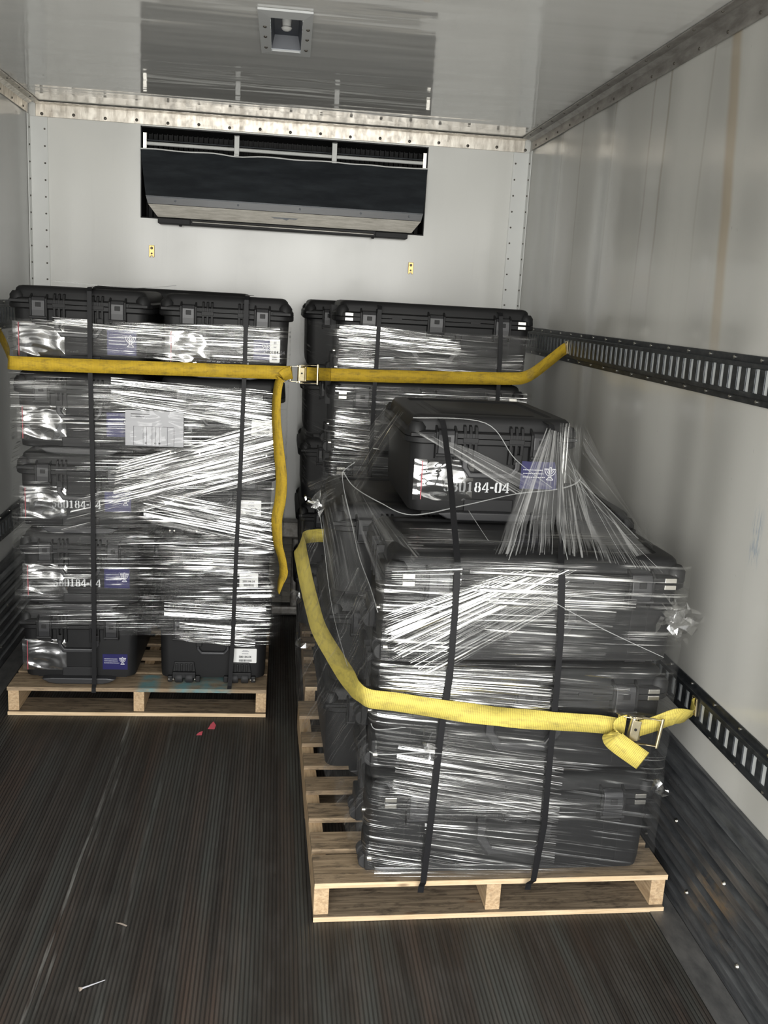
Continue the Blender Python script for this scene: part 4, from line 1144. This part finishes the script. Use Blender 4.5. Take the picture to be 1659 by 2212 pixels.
def wrap_front():
    t = thing('stretch_wrap', 'clear stretch film tented over the nearest load from its top case', 'plastic wrap', (0, 0, 0))
    front = [(.262, 2.352), (.272, 2.334), (.30, 2.329), (.70, 2.333), (1.06, 2.339), (1.098, 2.35), (1.108, 2.375)]
    left = [(.095, 3.49), (.095, 3.10), (.104, 2.93), (.150, 2.78), (.225, 2.50), (.250, 2.37), (.262, 2.352)]
    right = [(1.108, 2.375), (1.120, 2.60), (1.16, 2.85), (1.212, 2.93)]
    def dips(z):
        k = (z-PZ)/PF; f = k-math.floor(k); return .005*max(0, 1-abs(f-.02)/.16)+.004*max(0, 1-abs(f-.5)/.35)
    film_wrap(t, front, .150, lambda a: .445, 'film_wrap', dips, .16, .003, 11)
    film_wrap(t, front, .43, .745, 'film_wrap', dips, .10, .004, 12)
    film_wrap(t, front, .73, 1.052, 'film_wrap', dips, .015, .004, 13)
    film_wrap(t, left, lambda a: .34-.20*a**3, lambda a: .98-.0*a, 'film_light', None, -1.1, .006, 14)
    film_wrap(t, right, lambda a: .16+.3*a, lambda a: 1.03, 'film_light', None, .2, .006, 15)
    Y = 2.325
    film_quad(t, [(.30, Y, .765), (.285, Y, .915), (.78, Y+.003, 1.035), (.62, Y+.003, 1.030)], 'film_bright', seed=21)
    film_quad(t, [(.42, Y-.001, .735), (.30, Y-.001, .82), (.82, Y+.002, .975), (.70, Y+.002, 1.035)], 'film_dense', seed=22)
    film_quad(t, [(.50, Y, .93), (.50, Y, 1.035), (.95, Y+.005, .92), (.95, Y+.005, 1.02)], 'film_bright', seed=23)
    film_quad(t, [(.30, Y, .965), (.30, Y, 1.025), (.48, Y+.002, .955), (.48, Y+.002, 1.035)], 'film_dense', seed=29)
    film_quad(t, [(.55, Y, .80), (.55, Y, .95), (.88, Y+.005, .79), (.90, Y+.005, .93)], 'film_dense', seed=24)
    film_quad(t, [(.285, Y, .685), (.285, Y, .775), (.76, Y+.004, .640), (.76, Y+.004, .755)], 'film_bright', seed=25)
    film_quad(t, [(.74, Y, .655), (.74, Y, .745), (.96, Y+.004, .645), (.96, Y+.004, .72)], 'film_dense', seed=26)
    film_quad(t, [(.40, Y, .53), (.40, Y, .605), (.775, Y+.004, .455), (.775, Y+.004, .56)], 'film_dense', seed=27)
    film_quad(t, [(.335, Y, .405), (.345, Y, .555), (.80, Y+.004, .31), (.80, Y+.004, .49)], 'film_bright', seed=28)
    film_quad(t, [(.30, Y, .335), (.30, Y, .415), (.98, Y+.006, .315), (.98, Y+.006, .385)], 'film_dense', seed=30)
    film_quad(t, [(.43, Y, .25), (.43, Y, .335), (.80, Y+.004, .17), (.80, Y+.004, .31)], 'film_dense', seed=31)
    film_quad(t, [(.30, Y, .150), (.30, Y, .205), (.92, Y+.005, .145), (.92, Y+.005, .180)], 'film_dense', seed=32)
    # top of the large cases: film pulled flat over the front edge
    film_quad(t, [(.30, 2.335, 1.048), (.30, 2.62, 1.062), (1.09, 2.35, 1.048), (1.09, 2.64, 1.062)], 'film_dense', seed=33, amp=.003)
    # tent sheets between the top case and the rim below
    A = 'film_tent'
    film_quad(t, [(.373, 3.15, 1.365), (.376, 2.725, 1.360), (.215, 2.95, 1.167), (.243, 2.80, 1.106)], 'film_dense', 30, 40, .004, 41, 'film_tent', .02)
    film_quad(t, [(.216, 2.95, 1.163), (.212, 2.86, 1.111), (.115, 3.42, 1.028), (.147, 3.05, .997)], 'film_dim', 24, 24, .004, 42, 'film_tent', .02)
    film_quad(t, [(.147, 3.05, .994), (.212, 2.86, 1.107), (.195, 2.78, .712), (.268, 2.345, .924)], 'film_dim', 30, 40, .003, 43, 'film_tent', .012)
    film_quad(t, [(.214, 2.90, 1.135), (.28, 2.75, 1.118), (.282, 2.345, .936), (.373, 2.345, 1.063)], 'film_dim', 30, 40, .003, 44, 'film_tent', .012)
    film_quad(t, [(.781, 2.716, 1.350), (.82, 2.714, 1.338), (.56, 2.345, 1.066), (.765, 2.345, 1.079)], A, 30, 48, .003, 45, 'film_tent', .010)
    film_quad(t, [(.82, 2.714, 1.338), (.900, 2.722, 1.198), (.748, 2.345, 1.072), (1.05, 2.355, 1.02)], A, 30, 48, .003, 46, 'film_tent', .012)
    film_quad(t, [(.900, 2.735, 1.36), (.902, 2.735, 1.198), (1.12, 2.80, 1.05), (1.07, 2.37, 1.02)], 'film_light', 30, 30, .003, 47, 'film_tent', .008)
    film_quad(t, [(.381, 2.712, 1.33), (.554, 2.706, 1.283), (.702, 2.712, 1.151), (.819, 2.714, 1.174)], 'film_tent', 30, 40, .002, 48, 'film_tent', .003)
    film_quad(t, [(.82, 2.714, 1.365), (.90, 2.735, 1.365), (.82, 2.71, 1.18), (.905, 2.728, 1.20)], 'film_light', 20, 20, .003, 50, 'film_tent', .004)
    film_quad(t, [(.40, 2.72, 1.362), (.60, 2.722, 1.362), (.40, 2.95, 1.364), (.58, 2.95, 1.364)], 'film_light', 20, 20, .002, 51, 'film_tent', .002)
    rope(t, [(.21, 2.92, 1.16), (.239, 2.85, 1.129), (.305, 2.72, 1.111), (.393, 2.66, 1.09), (.547, 2.69, 1.116), (.70, 2.70, 1.153), (.811, 2.70, 1.169), (.874, 2.705, 1.186), (.903, 2.73, 1.204), (.906, 2.80, 1.215)], .0018)
    rope(t, [(.24, 2.88, 1.20), (.21, 2.92, 1.165), (.207, 2.92, 1.145), (.212, 2.86, 1.107), (.229, 2.75, 1.039), (.241, 2.6, .981), (.262, 2.45, .935), (.272, 2.345, .905)], .0014)
    rope(t, [(.130, 3.05, 1.02), (.147, 3.05, .997), (.164, 3.0, .901), (.180, 2.95, .792), (.195, 2.8, .72), (.222, 2.55, .663)], .0010)
    rope(t, [(.562, 2.68, 1.103), (.592, 2.5, 1.051), (.621, 2.322, 1.008)], .0010)
    rope(t, [(.692, 2.318, .967), (.857, 2.321, .882), (1.05, 2.345, .793)], .0012)
    rope(t, [(.387, 2.715, 1.363), (.597, 2.71, 1.357), (.693, 2.70, 1.256), (.81, 2.70, 1.175)], .0014)
    rope(t, [(.820, 2.70, 1.340), (.80, 2.60, 1.25), (.765, 2.45, 1.13), (.755, 2.335, 1.06)], .0010)
    rope(t, [(.790, 2.70, 1.335), (.73, 2.58, 1.24), (.66, 2.45, 1.13), (.60, 2.335, 1.055)], .0010)
    for k in range(9):
        f = k/8; rnd = random.Random(k+70)
        x0 = .782+.045*f; x1 = .585+.175*f+rnd.uniform(-.012, .012); rr_ = rnd.uniform(.0003, .0007)
        rope(t, [(x0, 2.712, 1.345-.01*f), ((x0*1.9+x1*1.1)/3+.004, 2.59, 1.255), ((x0+x1*2)/3, 2.47, 1.16), (x1, 2.338, 1.064+.012*f)], rr_)
    for k in range(4):
        f = k/3; rnd = random.Random(k+90)
        rope(t, [(.822+.012*f, 2.712, 1.335-.10*f), (.84+.06*f, 2.58, 1.22-.06*f), (.79+.20*f+rnd.uniform(-.02, .02), 2.36, 1.07-.03*f)], rnd.uniform(.0004, .0008))
    rope(t, [(.900, 2.735, 1.197), (.989, 2.68, 1.114), (1.054, 2.55, 1.044), (1.066, 2.365, 1.015)], .0014)
    rope(t, [(.270, 2.34, .600), (.285, 2.325, .590), (.36, 2.318, .600)], .0012)
    rope(t, [(.270, 2.34, .520), (.30, 2.322, .520), (.42, 2.318, .528), (.55, 2.32, .515), (.75, 2.322, .50)], .0018)
    tuft(t, (1.075, 2.375, .895), 34, .085, 3); tuft(t, (1.080, 2.385, .40), 10, .07, 4); tuft(t, (.415, 2.318, .548), 12, .055, 5)
    tuft(t, (.135, 3.2, 1.0), 12, .08, 6)
    tuft(t, (.095, 3.25, .66), 10, .07, 7); tuft(t, (.09, 3.15, .52), 8, .08, 8)
    return list(t.children)
for ch in wrap_front(): pull(ch)

def wrap_rear():
    t = thing('stretch_wrap', 'clear stretch film round the rear right stack, bright patch on its top case', 'plastic wrap', (0, 0, 0))
    path = [(.10, 4.95), (.10, 4.42), (.13, 4.10), (.195, 3.90), (.215, 3.878), (.25, 3.876), (1.02, 3.876), (1.045, 3.885), (1.048, 3.95), (1.048, 4.35)]
    def dips(z):
        k = (z-PZ)/.3085; f = k-math.floor(k); return .005*max(0, 1-abs(f-.02)/.16)
    film_wrap(t, path, .85, lambda a: 1.345, 'film_light', dips, .02, .004, 61)
    film_wrap(t, path, 1.40, lambda a: 1.600-.03*a, 'film_light', None, .03, .003, 62)
    Y = 3.8725
    film_quad(t, [(.235, Y, 1.50), (.235, Y, 1.592), (.73, Y, 1.485), (.73, Y, 1.560)], 'film_bright', seed=63)
    film_quad(t, [(.235, Y, 1.415), (.235, Y, 1.50), (.39, Y, 1.415), (.39, Y, 1.50)], 'film_bright', seed=64)
    film_quad(t, [(.235, Y, 1.41), (.235, Y, 1.45), (.99, Y, 1.44), (.99, Y, 1.50)], 'film_wrap', seed=65)
    film_quad(t, [(.23, Y, 1.27), (.23, Y, 1.35), (1.02, Y, 1.27), (1.02, Y, 1.36)], 'film_dense', seed=66)
    film_quad(t, [(.235, Y, 1.08), (.235, Y, 1.25), (.42, Y, 1.06), (.42, Y, 1.24)], 'film_bright', seed=67)
wrap_rear()

# ------------------------------------------------------------------ paper pouch stuck on the left film
def packing_list():
    t = thing('packing_list_pouch', 'large clear pouch with a white printed form on the left stack film', 'document pouch', (-.447, 3.681, 1.172))
    mb = grid_sheet(-.128, .128, -.082, .084, lambda x, z, a, b: -.004-.003*min(1, 9*min(a, 1-a, b, 1-b))*(1+nz(x*30, z*30, 7)), 30, 20)
    mb.obj('pouch', 'pouch_sheet', t, 'all')
    mb = MB(); mb.box(-.120, .096, -.0008, .0004, -.074, .060); pa = mb.obj('printed_form', 'grey_paper', t)
    mb = MB()
    def ln(x0, x1, z0, z1): mb.add([(x0, -.0014, z0), (x1, -.0014, z0), (x1, -.0014, z1), (x0, -.0014, z1)], [(0, 1, 2, 3)])
    ln(-.09, .06, .0, .0014); ln(-.09, .06, -.072, -.0708); ln(-.10, -.03, .045, .048); ln(-.10, -.05, .036, .039)
    for x in (-.09, -.055, -.042, -.022, -.008, .006, .035, .06): ln(x, x+.0014, -.072, .0)
    for x in (-.05, -.015, .0): ln(x+.002, x+.010, -.066, -.06)
    mb.obj('form_lines', 'ink', pa)
packing_list()

# ------------------------------------------------------------------ scraps on the floor
def scrap(label, x, y, pts, mat, h=.004):
    mb = MB(); n = len(pts)
    top = [(a, b, .0012+h*c) for a, b, c in pts]; bot = [(a, b, .0006+h*c) for a, b, c in pts]
    mb.add(top+bot, [tuple(range(n)), tuple(n+i for i in reversed(range(n)))]+[(i, n+i, n+(i+1) % n, (i+1) % n) for i in range(n)])
    o = mb.obj('plastic_scrap', mat); o.location = (x, y, 0.0005); tag(o, label, 'scrap')
scrap('larger pink scrap on the floor in front of the left pallet', -.219, 3.582, [(-.014, -.03, 0), (.012, -.034, .2), (.016, -.005, 1), (.004, .022, 2), (-.006, .0, 1)], 'pink_scrap')
scrap('smaller pink scrap on the floor, nearer the doorway', -.262, 3.508, [(-.012, -.012, 0), (.010, -.016, .5), (.012, .012, 1.5), (-.002, .004, 1)], 'pink_scrap')
scrap('thin pale splinter lying on the dark floor near the camera', -.375, 2.341, [(-.018, .012, 0), (-.004, .004, .3), (.014, -.006, .2), (.016, -.002, .4), (-.003, .009, .5)], 'pale_scrap', .003)
def floor_screw():
    t = thing('loose_screw', 'pale loose screw lying on the floor at lower left', 'screw', (-.432, 2.094, .006))
    mb = MB(); mb.cyl((0, 0, 0), (.052, .030, -.001), .0022, .001, 8); mb.obj('shank', 'grey_ink', t, True)
    mb = MB(); mb.cyl((-.004, -.0025, 0), (.002, .001, 0), .0058, .003, 12); mb.obj('head', 'pale_scrap', t, True)
floor_screw()
